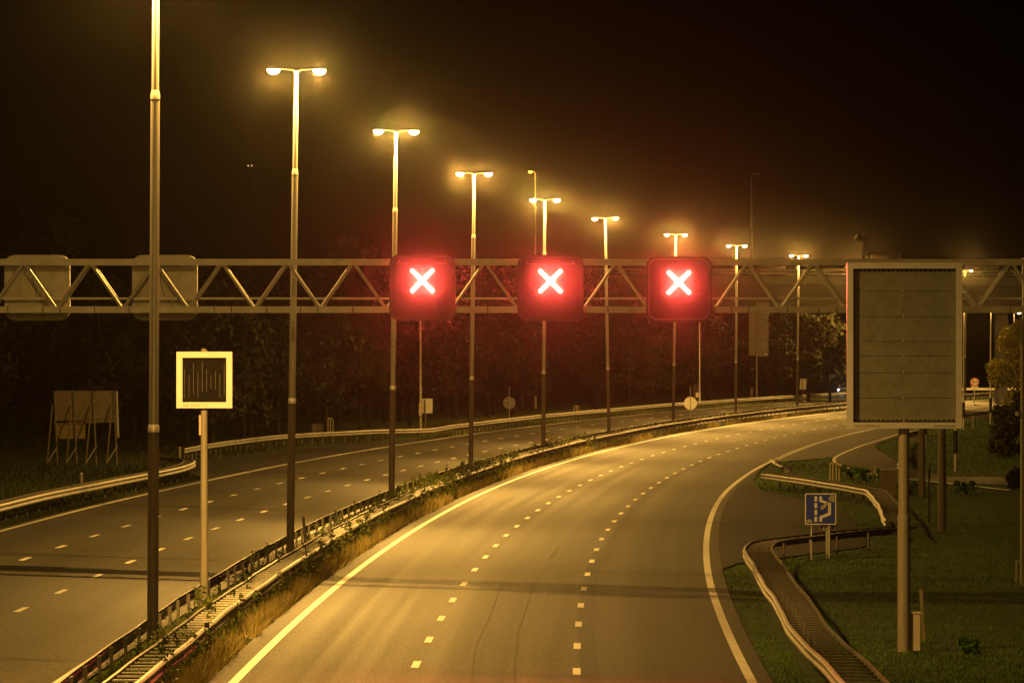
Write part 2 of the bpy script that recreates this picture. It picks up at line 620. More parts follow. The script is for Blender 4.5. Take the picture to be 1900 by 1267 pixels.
# ------------------------------------------------------------------ double-arm street lamps along the median
def luminaire(parent, x, y, z, lens_mat, power, facing=1, size=1.0, col=SODIUM):
    """flattened lamp head reaching along x, with a bowl lens under it and the lamp's own light"""
    h = MB()
    secs = [(-.24, .05, .03), (-.17, .1, .05), (-.05, .15, .07), (.1, .16, .075), (.19, .12, .06), (.24, .03, .03)]
    n = 10
    vs, fs = [], []
    for sx, wy, hz in secs:
        for k in range(n):
            a = math.pi * k / (n - 1)
            vs.append((x + facing * sx * size, y + math.cos(a) * wy * size, z + math.sin(a) * hz * size))
    for i in range(len(secs) - 1):
        for k in range(n):
            a, b = i * n + k, i * n + (k + 1) % n
            fs.append((a, b, b + n, a + n))
    fs += [tuple(range(n)), tuple(range((len(secs) - 1) * n, len(secs) * n))]
    h.add(vs, fs)
    ho = h.build('luminaire', M['rim'], parent, True)
    l = MB()
    vs, fs = [], []
    m = 12
    for j in range(5):
        a = j * math.pi / 2 / 4
        for k in range(m):
            t = 2 * math.pi * k / m
            vs.append((x + facing * .03 + .21 * size * math.cos(a) * math.cos(t), y + .15 * size * math.cos(a) * math.sin(t),
                       z - .004 - .17 * size * math.sin(a)))
    for j in range(4):
        for k in range(m):
            a, b = j * m + k, j * m + (k + 1) % m
            fs.append((a, b, b + m, a + m))
    l.add(vs, fs)
    l.build('lens', lens_mat, ho, True)
    if power:
        ld = bpy.data.lights.new('sodium_light', 'POINT')
        ld.energy = power
        ld.color = col
        ld.shadow_soft_size = .07
        batwing(ld)
        lo = bpy.data.objects.new('sodium_light', ld)
        COL.objects.link(lo)
        lo.parent = ho
        lo.location = (x + facing * .03, y, z - .1)
    return ho


def batwing(ld):
    """road lantern optics: most light thrown out at 60-75 degrees, little straight down, none up"""
    ld.use_nodes = True
    nt = ld.node_tree
    em = nt.nodes["Emission"]
    tc = nt.nodes.new("ShaderNodeTexCoord")
    sp = nt.nodes.new("ShaderNodeSeparateXYZ")
    mr = nt.nodes.new("ShaderNodeMapRange")
    rp = nt.nodes.new("ShaderNodeValToRGB")
    nt.links.new(tc.outputs["Normal"], sp.inputs[0])
    mr.inputs[1].default_value, mr.inputs[2].default_value = -1, 1
    nt.links.new(sp.outputs[2], mr.inputs[0])
    nt.links.new(mr.outputs[0], rp.inputs[0])
    el = rp.color_ramp.elements
    el[0].position, el[0].color = 0.0, (.5, .5, .5, 1)
    el[1].position, el[1].color = .53, (.06, .06, .06, 1)
    for p_, v_ in ((.1, .75), (.2, 1.1), (.3, .9), (.38, .45), (.46, .35)):
        e = el.new(p_)
        e.color = (v_, v_, v_, 1)
    ab = nt.nodes.new("ShaderNodeMath")
    ab.operation = 'ABSOLUTE'
    nt.links.new(sp.outputs[0], ab.inputs[0])
    sd = nt.nodes.new("ShaderNodeMapRange")            # less light thrown sideways than along the road
    sd.inputs[1].default_value, sd.inputs[2].default_value = .15, .75
    sd.inputs[3].default_value, sd.inputs[4].default_value = 1.3, .38
    nt.links.new(ab.outputs[0], sd.inputs[0])
    ml = nt.nodes.new("ShaderNodeMath")
    ml.operation = 'MULTIPLY'
    nt.links.new(rp.outputs[0], ml.inputs[0])
    nt.links.new(sd.outputs[0], ml.inputs[1])
    nt.links.new(ml.outputs[0], em.inputs["Strength"])


def lathe(pairs, n=16):
    return MB().tube([(0, 0, z) for z, r in pairs], [r for z, r in pairs], n)


lamp = thing('street_lamp', '', 'street lamp', group='double-arm street lamps along the median')
lathe([(0, .125), (5.1, .12)]).build('lower_pole', M['pole_low'], lamp, True)
MB().tube([(0, 0, 5.1), (0, 0, 5.22), (0, 0, 5.3)], [.128, .126, .1], 16).build('collar', M['collar'], lamp, True)
lathe([(5.3, .108), (12.38, .1)]).build('middle_pole', M['pole'], lamp, True)
MB().tube([(0, 0, 12.38), (0, 0, 12.48), (0, 0, 12.58)], [.106, .104, .08], 16).build('collar', M['collar'], lamp, True)
lathe([(12.58, .08), (14.6, .074), (14.68, .06), (15.7, .056)]).build('upper_pole', M['pole'], lamp, True)
for s in (-1, 1):
    MB().tube([(0, 0, 15.62), (s * .12, 0, 15.72), (s * .5, 0, 15.76)], [.04, .032, .026], 8).build('arm', M['pole'], lamp, True)
    luminaire(lamp, s * .7, 0, 15.74, M['lens'], LAMP_W, s)
LAMPS = [  # photo column of the top, of the base, and distance
    (-275, -281, 77, 'double-arm street lamp nearest the viewer, left of the picture'),
    (289.5, 283, 141.5, 'nearest double-arm street lamp, its head above the picture, crossing the left sign back'),
    (550, 538, 206, 'tall double-arm street lamp with the leaning yellow bar by its foot'),
    (735, 726, 265.5, 'double-arm street lamp rising behind the leftmost red cross signal'),
    (880, 873, 332.7, 'double-arm street lamp passing between the left and middle red cross signals'),
    (1011, 1008, 394.7, 'double-arm street lamp rising behind the middle red cross signal'),
    (1123, 1130, 453.3, 'double-arm street lamp between the middle and right red cross signals'),
    (1254, 1249, 524.2, 'double-arm street lamp rising behind the rightmost red cross signal'),
    (1367, 1365, 586.4, 'first double-arm street lamp to the right of the last red cross signal'),
    (1482, 1479, 657, 'double-arm street lamp between the last red cross signal and the large blank board'),
    (1592, 1590, 722, 'farthest double-arm street lamp, its heads peeping over the top corner of the large blank board'),
    (1791, 1791, 790, 'double-arm street lamp standing beyond the overpass at the right edge of the blank board')]
for i, (xt, xb, y, lab) in enumerate(LAMPS):
    o = lamp if i == 0 else copy_tree(lamp)
    x0, x1 = px2x(xb, y), px2x(xt, y)
    o.location = (x0, y, float(ground(x0, y)) - .05)
    head = math.atan2(float(XA(y + 2) - XA(y - 2)), 4)
    o.rotation_euler = (0, math.atan2(x1 - x0, 15.7), -head)
    o['label'] = lab

# single-arm lamps along the slip road
slip = thing('slip_road_lamp', '', 'street lamp', group='single-arm lamps along the slip road')
lathe([(0, .1), (2.6, .095), (2.65, .07), (10.1, .045)]).build('pole', M['pole'], slip, True)
MB().tube([(0, 0, 10.08), (.04, 0, 10.22), (.3, 0, 10.3)], [.045, .04, .03], 8).build('arm', M['pole'], slip, True)
luminaire(slip, .5, 0, 10.3, M['lens'], SLIP_W, 1, .8)
dark = thing('unlit_lamp', '', 'lamp post', group='dark lamp posts behind the large blank board')
lathe([(0, .17), (3.4, .16), (3.5, .14), (9.4, .09)]).build('pole', M['pole_low'], dark, True)
MB().tube([(0, 0, 9.38), (.04, 0, 9.52), (.3, 0, 9.6)], [.045, .04, .03], 8).build('arm', M['pole_low'], dark, True)
luminaire(dark, .5, 0, 9.6, M['lens_off'], 0, 1, .8)
nl = nd = 0
for px, py, lit, lab in ((1748, 985, 0, 'dark thick lamp post standing in grass right of the board pillar'),
                         (1710.5, 922, 0, 'dark lamp post just right of the board pillar, its foot by the slip road'),
                         (1772.7, 876, 1, 'lamp post with a black sleeve on the slip road bank'),
                         (1717, 834, 1, 'slip road lamp half hidden behind the post right of the board pillar'),
                         (1745, 810, 1, 'slip road lamp just showing under the blank board'),
                         (1788, 798, 1, 'slip road lamp along the right edge of the blank board'),
                         (1838, 787, 1, 'lit slip road lamp left of the yellow tree'),
                         (1881, 778, 1, 'slip road lamp in front of the yellow tree')):
    p = at(px, py)
    if lit:
        o = slip if nl == 0 else copy_tree(slip)
        nl += 1
    else:
        o = dark if nd == 0 else copy_tree(dark)
        nd += 1
    o.location = p
    o['label'] = lab
    if px == 1772.7:
        MB().tube([(0, 0, 1.05), (0, 0, 2.35)], [.125, .125], 14).build('sleeve', M['sign_black'], o, True)

# amber lamp and unlit masts far left and far right
y = 640.0
am = thing('amber_lamp', 'tall amber single-arm lamp behind the middle red cross signal', 'street lamp', (px2x(993, y), y, .4))
ht = pz(323, y) - .4
lathe([(0, .16), (4, .15), (4.1, .12), (ht, .06)]).build('pole', M['pole'], am, True)
MB().tube([(0, 0, ht - .1), (-.06, 0, ht + .15), (-.25, 0, ht + .2)], [.06, .05, .04], 8).build('arm', M['pole'], am, True)
luminaire(am, -.45, 0, ht + .22, M['lens_amber'], 900, -1, .9, (1, .42, .03))
y = 760.0
um = thing('unlit_mast', 'tall unlit lamp mast standing dark against the sky right of the last signal', 'mast', (px2x(1394, y), y, .4))
ht = pz(325, y) - .4
lathe([(0, .2), (6, .17), (ht, .07)]).build('pole', M['pole_low'], um, True)
MB().tube([(0, 0, ht - .1), (.1, 0, ht + .1), (.5, 0, ht + .12)], [.06, .05, .05], 8).build('arm', M['pole_low'], um, True)
luminaire(um, .7, 0, ht + .12, M['lens_off'], 0, 1, .8)
y = 900.0
tw = thing('light_tower', 'thin dark mast with two tiny yellow lights in the left sky', 'mast', (px2x(464, y), y, .4))
ht = pz(310, y) - .4
lathe([(0, .25), (ht, .06)]).build('pole', M['near_black'], tw, True)
MB().bar((-.4, 0, ht), (.4, 0, ht), .08).build('crossbar', M['near_black'], tw)
for s in (-1, 1):
    MB().tube([(s * .25, -.1, ht + .05), (s * .25, -.1, ht + .2)], .09, 10).build('light', M['lens_dim'], tw, True)

# ------------------------------------------------------------------ guard rails
W_PROF = [(.0, .44), (.05, .455), (.085, .49), (.085, .535), (.03, .57), (.03, .62), (.085, .655), (.085, .7), (.05, .735),
          (.0, .75), (-.012, .745), (.07, .7), (.07, .66), (.016, .625), (.016, .565), (.07, .53), (.07, .495), (-.012, .45)]
BOX_PROF = [(-.03, .66), (.03, .66), (.03, .75), (-.03, .75)]


def smooth_path(pts, step=1.6, wob=0.0):
    """Catmull-Rom through ground points, with a slight sag and dent"""
    pts = [Vector(p) for p in pts]
    out = []
    for i in range(len(pts) - 1):
        p0, p1, p2, p3 = pts[max(i - 1, 0)], pts[i], pts[i + 1], pts[min(i + 2, len(pts) - 1)]
        n = max(1, int((p2 - p1).length / step))
        for k in range(n):
            t = k / n
            q = .5 * ((2 * p1) + (p2 - p0) * t + (2 * p0 - 5 * p1 + 4 * p2 - p3) * t * t + (3 * p1 - p0 - 3 * p2 + p3) * t ** 3)
            out.append(q)
    out.append(pts[-1])
    res = []
    ph = random.random() * 9
    s = 0.0
    for i, q in enumerate(out):
        if i:
            s += (q - out[i - 1]).length
        w = wob * (math.sin(s * .21 + ph) + .6 * math.sin(s * .53 + ph * 2))
        x = q.x + w
        res.append(Vector((x, q.y, float(ground(x, q.y)) + w * .35)))
    return res


def stations(path, step):
    out, acc, nxt = [], 0.0, step / 2
    for a, b in zip(path[:-1], path[1:]):
        L = (b - a).length
        while nxt <= acc + L:
            t = (nxt - acc) / L
            d = (b - a)
            d.z = 0
            out.append((a.lerp(b, t), d.normalized()))
            nxt += step
        acc += L
    return out


def many(protomb, name, mat, parent, places, off, limit=100):
    """first 100 as parts sharing one mesh, the rest as one part of the kind stuff"""
    first = None
    for p, d in places[:limit]:
        if first is None:
            first = protomb.build(name, mat, parent)
            o = first
        else:
            o = first.copy()
            COL.objects.link(o)
            o.parent = parent
        o.location = p - off
        o.rotation_euler = (0, 0, math.atan2(-d.x, d.y))
    rest = places[limit:]
    if rest:
        mb = MB()
        for p, d in rest:
            c, s = d.y, -d.x
            vs = [(p.x - off.x + c * v[0] - s * v[1], p.y - off.y + s * v[0] + c * v[1], p.z - off.z + v[2]) for v in protomb.v]
            mb.add(vs, protomb.f)
        o = mb.build(name, mat, parent)
        o['kind'] = 'stuff'


def barrier(label, path, side, beam_mat, posts=4.0, double=None, rung_mat=None, rung=1.333, back_mat=None):
    """steel guard rail; side = where the beam faces; double = distance to a second rail carried by rungs"""
    off = path[0].copy()
    t = thing('guard_rail', label, 'guard rail', off, group='steel guard rails')
    MB().sweep(path, W_PROF, side).build('beam', beam_mat, t, False, off)
    pb = MB().box((-side * .0, 0, .3), (.06, .1, .86))
    if double:
        bpth = []
        for i, p in enumerate(path):
            d = path[min(i + 1, len(path) - 1)] - path[max(i - 1, 0)]
            d.z = 0
            d.normalize()
            bpth.append(p - Vector((d.y, -d.x, 0)) * side * double)
        MB().sweep(bpth, BOX_PROF, side).build('rear_beam', back_mat or M['rail_dark'], t, False, off)
        rb = MB().box((-side * (double / 2 + .01), 0, .69), (double - .09, .07, .034))
        many(rb, 'rung', rung_mat or M['rail'], t, stations(path, rung), off)
        pb = MB().box((-side * (double / 2), 0, .3), (.06, .1, .7))
    else:
        pb = MB().box((-side * .06, 0, .3), (.07, .1, .84))
        pb.box((-side * .02, 0, .6), (.05, .12, .2))
    many(pb, 'post', M['rail_dark'], t, stations(path, posts), off)
    return t


P = lambda s, h=.75: [at(*[float(a) for a in p.split(',')], h) for p in s.split()]
flat = lambda pts: [Vector((p.x, p.y, 0)) for p in pts]
mfront = [U(interp([(60, -1.0), (160, -1.12), (230, -1.1), (300, -1.0), (400, -.95), (950, -.95)])(t), t) for t in np.arange(84, 941, 8)]
barrier('long ladder-topped guard rail along the median beside the lit right carriageway', smooth_path(mfront, 2, .035), 1, M['rail'],
        double=.58, rung_mat=M['rung'])
mleft = [U(interp([(60, -2.45), (120, -2.45), (160, -2.62), (230, -2.7), (300, -2.5), (400, -2.35), (950, -2.3)])(t), t) for t in np.arange(84, 941, 8)]
barrier('median guard rail with its back to the weeds, facing the dark left carriageway', smooth_path(mleft, 2, .03), -1, M['rail'])
nearR = P("1565,1262 1530,1225 1490,1185 1462,1150 1440,1110 1418,1078 1400,1048 1386,1025")
nearR = [U(12.5, 96), U(12.48, 112)] + nearR + P("1384,1016 1396,1005 1430,999 1490,992 1560,984 1660,976")
barrier('ladder-topped guard rail bending round the near end of the emergency bay', smooth_path(nearR, 1.2, .012), -1, M['rail_dull'],
        double=.85, rung_mat=M['rail_dark'])
bayb = P("1413,879 1440,882 1520,893 1590,905 1612,912 1628,930 1645,965")
barrier('short bright guard rail along the back of the emergency bay, bent at its right end', smooth_path(bayb, 1.2, .02), 1, M['rail'],
        double=.8, rung_mat=M['rail_dark'])
bout = [U(-14.75, t) for t in (150, 180, 210)] + P("0,935 84,915 190,894 295,874 337,865 358,857")
bout += [Vector((bout[-1].x - .35, bout[-1].y + 6, 0)), Vector((bout[-1].x - 1.6, bout[-1].y + 13, 0)), Vector((bout[-1].x - 3.0, bout[-1].y + 22, 0))]
barrier('guard rail at the far left edge, curling back beside the wooden hoarding', smooth_path(bout, 1.5, .02), 1, M['rail'], rung_mat=M['rail_dark'], double=.5)
bout2 = P("341,832 384,824 464,813 536,806 654,799.5 780,796 813,793 840,788.5 939,777 1006.6,769.5 1126.7,759 1246.5,748.5")
bout2 += [U(-12.9, t) for t in np.arange(650, 941, 20)]
barrier('long guard rail along the outer edge of the left carriageway below the dark trees', smooth_path(bout2, 2.5, .02), 1, M['rail'], posts=2.7)
farR = [U(16.6, t) for t in np.arange(560, 941, 12)]
barrier('far guard rail on the right side of the distant carriageway near the yellow tree', smooth_path(farR, 3, .02), -1, M['rail'])
ramp_b = P("1668,862 1672,845 1671,830 1676,812 1690,802 1712,797")
barrier('short curved guard rail at the slip road mouth behind the board pillar', smooth_path(ramp_b, 2, .02), -1, M['rail'], posts=2.7)
lad2 = P("1690,858 1683,848 1678,838")
far_rail = [Vector((px2x(px, 815), 815, 0)) for px in (1700, 1740, 1785, 1830, 1875, 1930)]
for p in far_rail:
    p.z = .5
fr = thing('guard_rail', 'blue-white headlit guard rail in front of the distant car at the right', 'guard rail', far_rail[0], group='steel guard rails')
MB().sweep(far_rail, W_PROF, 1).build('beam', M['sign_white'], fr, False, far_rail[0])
many(MB().box((0, 0, .3), (.07, .1, .84)), 'post', M['rail_dark'], fr, stations(far_rail, 4), far_rail[0])

# ------------------------------------------------------------------ gantry with lane signals
GY = 199.3
G = GY / 163.0
GZ = lambda py: pz(py, GY)
xg = lambda px: px2x(px, GY)
ga = thing('sign_gantry', 'steel lattice gantry spanning both carriageways and carrying the lane signals', 'gantry', (0, GY, 0))
XL, XR = xg(-330), xg(1912)
D = 1.4
for (z0, z1, yy) in ((GZ(481), GZ(493), 0), (GZ(569), GZ(581), 0), (GZ(483), GZ(492), D), (GZ(569), GZ(578), D)):
    MB().box(((XL + XR) / 2, yy, (z0 + z1) / 2), (XR - XL, (.22 if yy == 0 else .2), z0 - z1)).build('chord', M['gantry'], ga)
MB().box(((XL + XR) / 2, D * .55, GZ(554)), (XR - XL, .12, .065)).build('cable_tray', M['gantry'], ga)
MB().box(((XL + XR) / 2, D / 2, GZ(576.5)), (XR - XL, D - .24, .04)).build('walkway', M['rail_dark'], ga)
zt, zb = GZ(493) + .01, GZ(569) - .01
first = None
diag = []
for k in range(-3, 16):
    xa = 44 + 122.2 * k
    for s in (-1, 1):
        for yy in (0, D):
            diag.append(((xg(xa + s * 4), yy, zt), (xg(xa + s * 58), yy, zb), yy))
for a, b, yy in diag:
    MB().tube([a, b], .048 if yy == 0 else .038, 8).build('diagonal', M['gantry'], ga, True)
for k in range(0, 16):
    MB().bar((xg(44 + 122.2 * k - 61), .07, GZ(575)), (xg(44 + 122.2 * k - 61), D - .07, GZ(572.5)), .07).build('cross_member', M['gantry'], ga)
for px in (15, 80, 112, 176, 240, 398, 430, 495, 558, 590, 655, 905, 1128, 1357, 1389, 1461, 1519, 1552, 1874):
    MB().box((xg(px), 0, GZ(575)), (.035, .25, .23)).build('clamp', M['rail_dark'], ga)
for X in (XL, XR):
    for yy in (0, D):
        MB().box((X, yy, (GZ(478) + -.6) / 2), (.28, .2, GZ(478) + .6)).build('leg', M['gantry'], ga)

rr = rrect(1.66 * G, 1.66 * G, .26 * G, 7)


def x_symbol():
    a, w = .27 * G, .05 * G
    p = [(-a, -a)]
    mb = MB()
    for s in (1, -1):
        dx, dz = w * .7071, -w * .7071 * s
        q = [(-a - dx * .2, -s * a - dz * 1.0), (-a + dx * 1.0, -s * a + dz * .2 * 1.0)]
        ends = []
        L = a * 1.4142
        d = Vector((.7071, .7071 * s))
        n = Vector((-.7071 * s, .7071))
        pts = []
        for (t, o) in ((-L, -w), (L, -w), (L + w * .55, 0), (L, w), (-L, w), (-L - w * .55, 0)):
            v = d * t + n * o
            pts.append((v.x, v.y))
        if s == 1:
            mb.prism(pts, -.03, 0)
        else:
            # second stroke in two halves butting against the first one
            for sg in (-1, 1):
                pp = []
                for (t, o) in ((sg * w, -w), (sg * L, -w), (sg * (L + w * .55), 0), (sg * L, w), (sg * w, w)):
                    v = d * t + n * o
                    pp.append((v.x, v.y))
                if sg < 0:
                    pp = pp[::-1]
                mb.prism(pp, -.03, 0)
    return mb


def lane_signal(px, py, label, rim):
    t = thing('lane_signal', label, 'lane signal', (xg(px), GY - .12, GZ(py)), group='lit lane signals showing a red cross')
    MB().prism(rr, -.3, -.05).build('housing', M['black'], t)
    face = rrect(1.54 * G, 1.54 * G, .22 * G, 7)
    MB().prism(face, -.312, -.302).build('face', M['black'], t)
    x = x_symbol()
    x.v = [(a, b - .318, c + .17 * G) for a, b, c in x.v]
    xs = x.build('red_cross', M['xred'], t)
    ld = bpy.data.lights.new('red_led_light', 'SPOT')
    ld.energy = X_W
    ld.color = (1.0, .06, .05)
    ld.spot_size = R(20)
    ld.spot_blend = 1.0
    ld.shadow_soft_size = .2
    lo = bpy.data.objects.new('red_led_light', ld)
    COL.objects.link(lo)
    lo.parent = xs
    lo.location = (0, -.5, .17 * G)
    lo.rotation_euler = (R(-90), 0, 0)
    cov = MB().prism(rrect(1.5 * G, 1.5 * G, .2 * G, 7), -.466, -.46)  # front pane added to carry the halo over the face
    cov.build('halo_window', M['halo_window'], t)
    edge = rrect(1.66 * G, 1.66 * G, .26 * G, 7)
    e2 = rrect(1.54 * G, 1.54 * G, .22 * G, 7)
    n = len(edge)
    hood = MB()
    hood.add([(q[0], -.3, q[1]) for q in edge] + [(q[0], -.47, q[1]) for q in edge] + [(q[0], -.47, q[1]) for q in e2] + [(q[0], -.3, q[1]) for q in e2],
             [(k, (k + 1) % n, n + (k + 1) % n, n + k) for k in range(n)] + [(n + k, n + (k + 1) % n, 2 * n + (k + 1) % n, 2 * n + k) for k in range(n)] +
             [(2 * n + k, 2 * n + (k + 1) % n, 3 * n + (k + 1) % n, 3 * n + k) for k in range(n)])
    hood.build('hood', M['black'], t)
    if rim:
        n = len(face)
        f2 = rrect(1.47 * G, 1.47 * G, .19 * G, 7)
        mb = MB()
        mb.add([(p[0], -.49, p[1]) for p in face] + [(p[0], -.49, p[1]) for p in f2] + [(p[0], -.472, p[1]) for p in face] + [(p[0], -.472, p[1]) for p in f2],
               [(k, (k + 1) % n, n + (k + 1) % n, n + k) for k in range(n)] +
               [(2 * n + k, 2 * n + (k + 1) % n, (k + 1) % n, k) for k in range(n)] +
               [(n + k, n + (k + 1) % n, 3 * n + (k + 1) % n, 3 * n + k) for k in range(n)])
        mb.build('rim', M['rim'], t)
        lettering('3', .12, M['rim'], t, .5 * G, -.468, -.15 * G, 'lane_number')
    else:
        MB().box((0, -.478, .6 * G), (1.28 * G, .018, .02)).build('visor_edge', M['rim'], t)
        for s in (-1, 1):
            MB().tube([(s * .58 * G, -.468, .66 * G), (s * .58 * G, -.486, .66 * G)], .012, 6).build('bolt', M['collar'], t)
    for s in (-.4, .4):
        MB().box((s, -.02, 0), (.08, .055, 1.4 * G)).build('bracket', M['gantry'], t)
    return t


lane_signal(784, 534, 'leftmost lit black lane signal with a glowing red cross', False)
lane_signal(1021, 535, 'middle lit black lane signal with a glowing red cross', False)
lane_signal(1259, 537.5, 'rightmost red cross lane signal, with a raised pale rim around its face', True)
for px, lab in ((62, 'pale back of a lane signal cut by the left picture edge'), (300.5, 'pale back of a lane signal behind the nearest street lamp')):
    t = thing('lane_signal', lab, 'lane signal', (xg(px), GY + D + .1, GZ(533.5)), group='lane signals seen from behind')
    MB().prism(rrect(1.66 * G, 1.66 * G, .26 * G, 7), .06, .3).build('housing', M['signback'], t)
    for s in (-.42, .42):
        MB().box((s * G, 0, 0), (.05, .1, 1.6 * G)).build('bracket', M['signback'], t)
    MB().box((0, .05, 0), (.78 * G, .012, 1.5 * G)).build('access_door', M['signback'], t)
    MB().tube([(-.15, -.02, .45), (-.1, -.04, .1), (.0, -.04, -.25), (.2, -.04, -.5), (.28, -.03, -.6)], .012, 6).build('cable', M['sign_black'], t, True)
    for a, b in ((-.05, .5), (.35, .1), (.3, -.1), (.62, .3), (.58, -.3)):
        MB().tube([(a, .045, b), (a, .062, b)], .014, 6).build('bolt', M['rail_dark'], t)

# traffic camera on the gantry
t = thing('traffic_camera', 'grey traffic camera on a stubby mast above the large blank board', 'camera', (xg(1604), GY + .4, GZ(487)))
zc = lambda py: (GZ(py) - GZ(487))
xo = lambda px: (xg(px) - xg(1604))
MB().tube([(xo(1604.5), 0, -.1), (xo(1605), 0, zc(457))], .055, 12).build('mast', M['rail_dark'], t, True)
MB().tube([(xo(1606), 0, zc(457)), (xo(1606), 0, zc(448)), (xo(1606.5), 0, zc(447)), (xo(1606.5), 0, zc(433.5)), (xo(1606.5), 0, zc(431.5))],
          [.068, .07, .085, .085, .06], 14).build('camera_body', M['rail_dark'], t, True)
MB().bar((xo(1601), 0, zc(443)), (xo(1592), -.1, zc(442)), .12, .13).build('camera_head', M['rail_dark'], t)
MB().bar((xo(1591), -.1, zc(436)), (xo(1587), -.12, zc(444)), .16, .03).build('sun_shield', M['cabinet'], t)
t2 = thing('access_frame', 'grey steel access frame rising behind the top of the large blank board', 'frame', (xg(1643), GY + .4, GZ(487)))
zf = zc(471)
MB().box((0, 0, zf), (xg(1674) - xg(1613), .06, .06)).build('top_rail', M['rail_dark'], t2)
for px in (1614, 1671.5):
    MB().box((xg(px) - xg(1643), 0, (zf - .03 - .15) / 2), (.055, .06, zf - .03 + .15)).build('post', M['rail_dark'], t2)

# ------------------------------------------------------------------ large blank message board
VY = 157.5
vx = lambda px: px2x(px, VY)
vz = lambda py: pz(py, VY)
bx, bzm = vx(1677.5), 0
gz = float(ground(bx, VY)) - .05
vb = thing('message_board', 'large blank variable message board on a thick pillar at the right', 'message board', (bx, VY, gz))
cx = vx(1677.5) - bx
w, zt, zb = vx(1784) - vx(1571), vz(488) - gz, vz(795) - gz
fw = .145
mbk = MB().box((0, .14, (zt + zb) / 2), (w - .02, .3, zt - zb - .02))
mbk.build('cabinet', M['rim'], vb)
fr = MB()
fr.box((-w / 2 + fw / 2, -.13, (zt + zb) / 2), (fw, .22, zt - zb))
fr.box((w / 2 - fw / 2, -.13, (zt + zb) / 2), (fw, .22, zt - zb))
fr.box((0, -.132, zt - fw / 2), (w - 2 * fw, .22, fw))
fr.box((0, -.132, zb + fw / 2), (w - 2 * fw, .22, fw))
fr.build('frame', M['vms_frame'], vb)
seams = [503, 541, 588, 634, 661, 692, 739, 782]
iw = w - 2 * fw
for k in range(len(seams) - 1):
    a, b = vz(seams[k]) - gz, vz(seams[k + 1]) - gz
    MB().box((.04, -.05, (a + b) / 2), (iw - .1, .05, a - b - .012)).build('display_panel', M['vms_panel'], vb)
    MB().box((cx + vx(1676) - vx(1677.5), -.082, b + .012), (.03, .012, .03)).build('catch', M['vms_frame'], vb)
te = MB()
n = 22
for k in range(n):
    x = -iw / 2 + iw * (k + .5) / n
    te.add([(x - .045, -.083, zb + fw + .03), (x + .03, -.083, zb + fw + .03), (x + .045, -.083, zb + fw + .065), (x - .03, -.083, zb + fw + .065)], [(0, 1, 2, 3)])
    te.add([(x - .04, -.083, zt - fw - .01), (x + .04, -.083, zt - fw - .01), (x + .015, -.083, zt - fw - .11), (x - .0, -.083, zt - fw - .07)], [(3, 2, 1, 0)])
te.build('vent_slots', M['near_black'], vb)
lettering('A02 R 228.50 L+2', .085, M['text'], vb, -w / 2 + fw + .03, -.246, zb + .035)
lettering('Verkeerscentrale', .075, M['text'], vb, w / 2 - fw - .03, -.246, zb + .04, 'lettering', 'RIGHT')
MB().tube([(0, .1, 0), (0, .1, vz(958) - gz), (0, .1, vz(956) - gz), (0, .1, zb + .3)], [.158, .156, .135, .132], 24).build('pillar', M['post_grey'], vb, True)
p = at(1693, 1205)
cb = thing('utility_cabinet', 'small pale utility cabinet in the grass at the board pillar foot', 'cabinet', p)
s = p.y / F
MB().box((0, 0, .43), (27 * s, .25, .9)).build('body', M['cabinet'], cb)
MB().box((0, 0, .905), (30 * s, .3, .05)).build('lid', M['cabinet'], cb)
mbx = MB()
mbx.add([(-9 * s, -.129, 0), (-2.5 * s, -.129, 0), (.5 * s, -.129, .87), (-6.5 * s, -.129, .87)], [(0, 1, 2, 3)])
mbx.build('stripe', M['cabinet_dark'], cb)  # slanted stripe darker than the cabinet front
p = at(1714, 1185)
wp = thing('wooden_stake', 'weathered wooden stake leaning beside the small pale cabinet', 'stake', p)
MB().bar((0, 0, -.1), (-.07, 0, 1.25), .085).build('stake_body', M['wood'], wp)
p = at(1724, 970)
mp_ = thing('marker_pole', 'thin black marker pole in the grass between the two dark lamp posts', 'pole', p)
MB().tube([(0, 0, 0), (0, 0, 2.2)], [.035, .035], 8).build('pole', M['sign_black'], mp_, True)
MB().tube([(0, 0, 1.85), (0, 0, 2.22)], [.06, .06], 8).build('cap', M['sign_black'], mp_, True)
p = at(1897, 1084)
ep = thing('sign_post', 'plain pole cut by the right picture edge with a small box on its side', 'pole', p)
hh = pz(592, p.y) - p.z
MB().tube([(0, 0, 0), (0, 0, hh)], [.075, .05], 12).build('pole', M['post_grey'], ep, True)
MB().box((-.16, 0, pz(768, p.y) - p.z), (.1, .1, .14)).build('box', M['cabinet'], ep)
p = at(1886, 1079)
ib = thing('inspection_post', 'low pale inspection post with a bent top at the right picture edge', 'post', p)
MB().box((0, 0, .3), (.06, .06, .62)).build('stem', M['cabinet'], ib)
MB().box((.05, 0, .64), (.16, .06, .05)).build('top', M['cabinet'], ib)

# ------------------------------------------------------------------ square cream-framed sign in the median
SY = 163.0
sx = px2x(378.5, SY - 1.2)
SYf = SY - 1.2
sg = float(ground(sx, SYf)) - .05
sq = thing('square_sign', 'square sign with a cream frame and dark louvred face on a slim post', 'sign', (sx, SYf, sg))
z1, z0 = pz(653, SYf) - sg, pz(757.5, SYf) - sg
ww = 103.5 * SYf / F
zm = (z0 + z1) / 2
x0 = px2x(379.5, SYf) - sx
fw = 11 * SYf / F
MB().box((x0, .05, zm), (ww - .02, .16, z1 - z0 - .02)).build('housing', M['rim'], sq)
fr = MB()
fr.box((x0 - ww / 2 + fw / 2, -.07, zm), (fw, .1, z1 - z0))
fr.box((x0 + ww / 2 - fw / 2, -.07, zm), (fw, .1, z1 - z0))
fr.box((x0, -.072, z1 - fw / 2), (ww - 2 * fw, .1, fw))
fr.box((x0, -.072, z0 + fw / 2), (ww - 2 * fw, .1, fw))
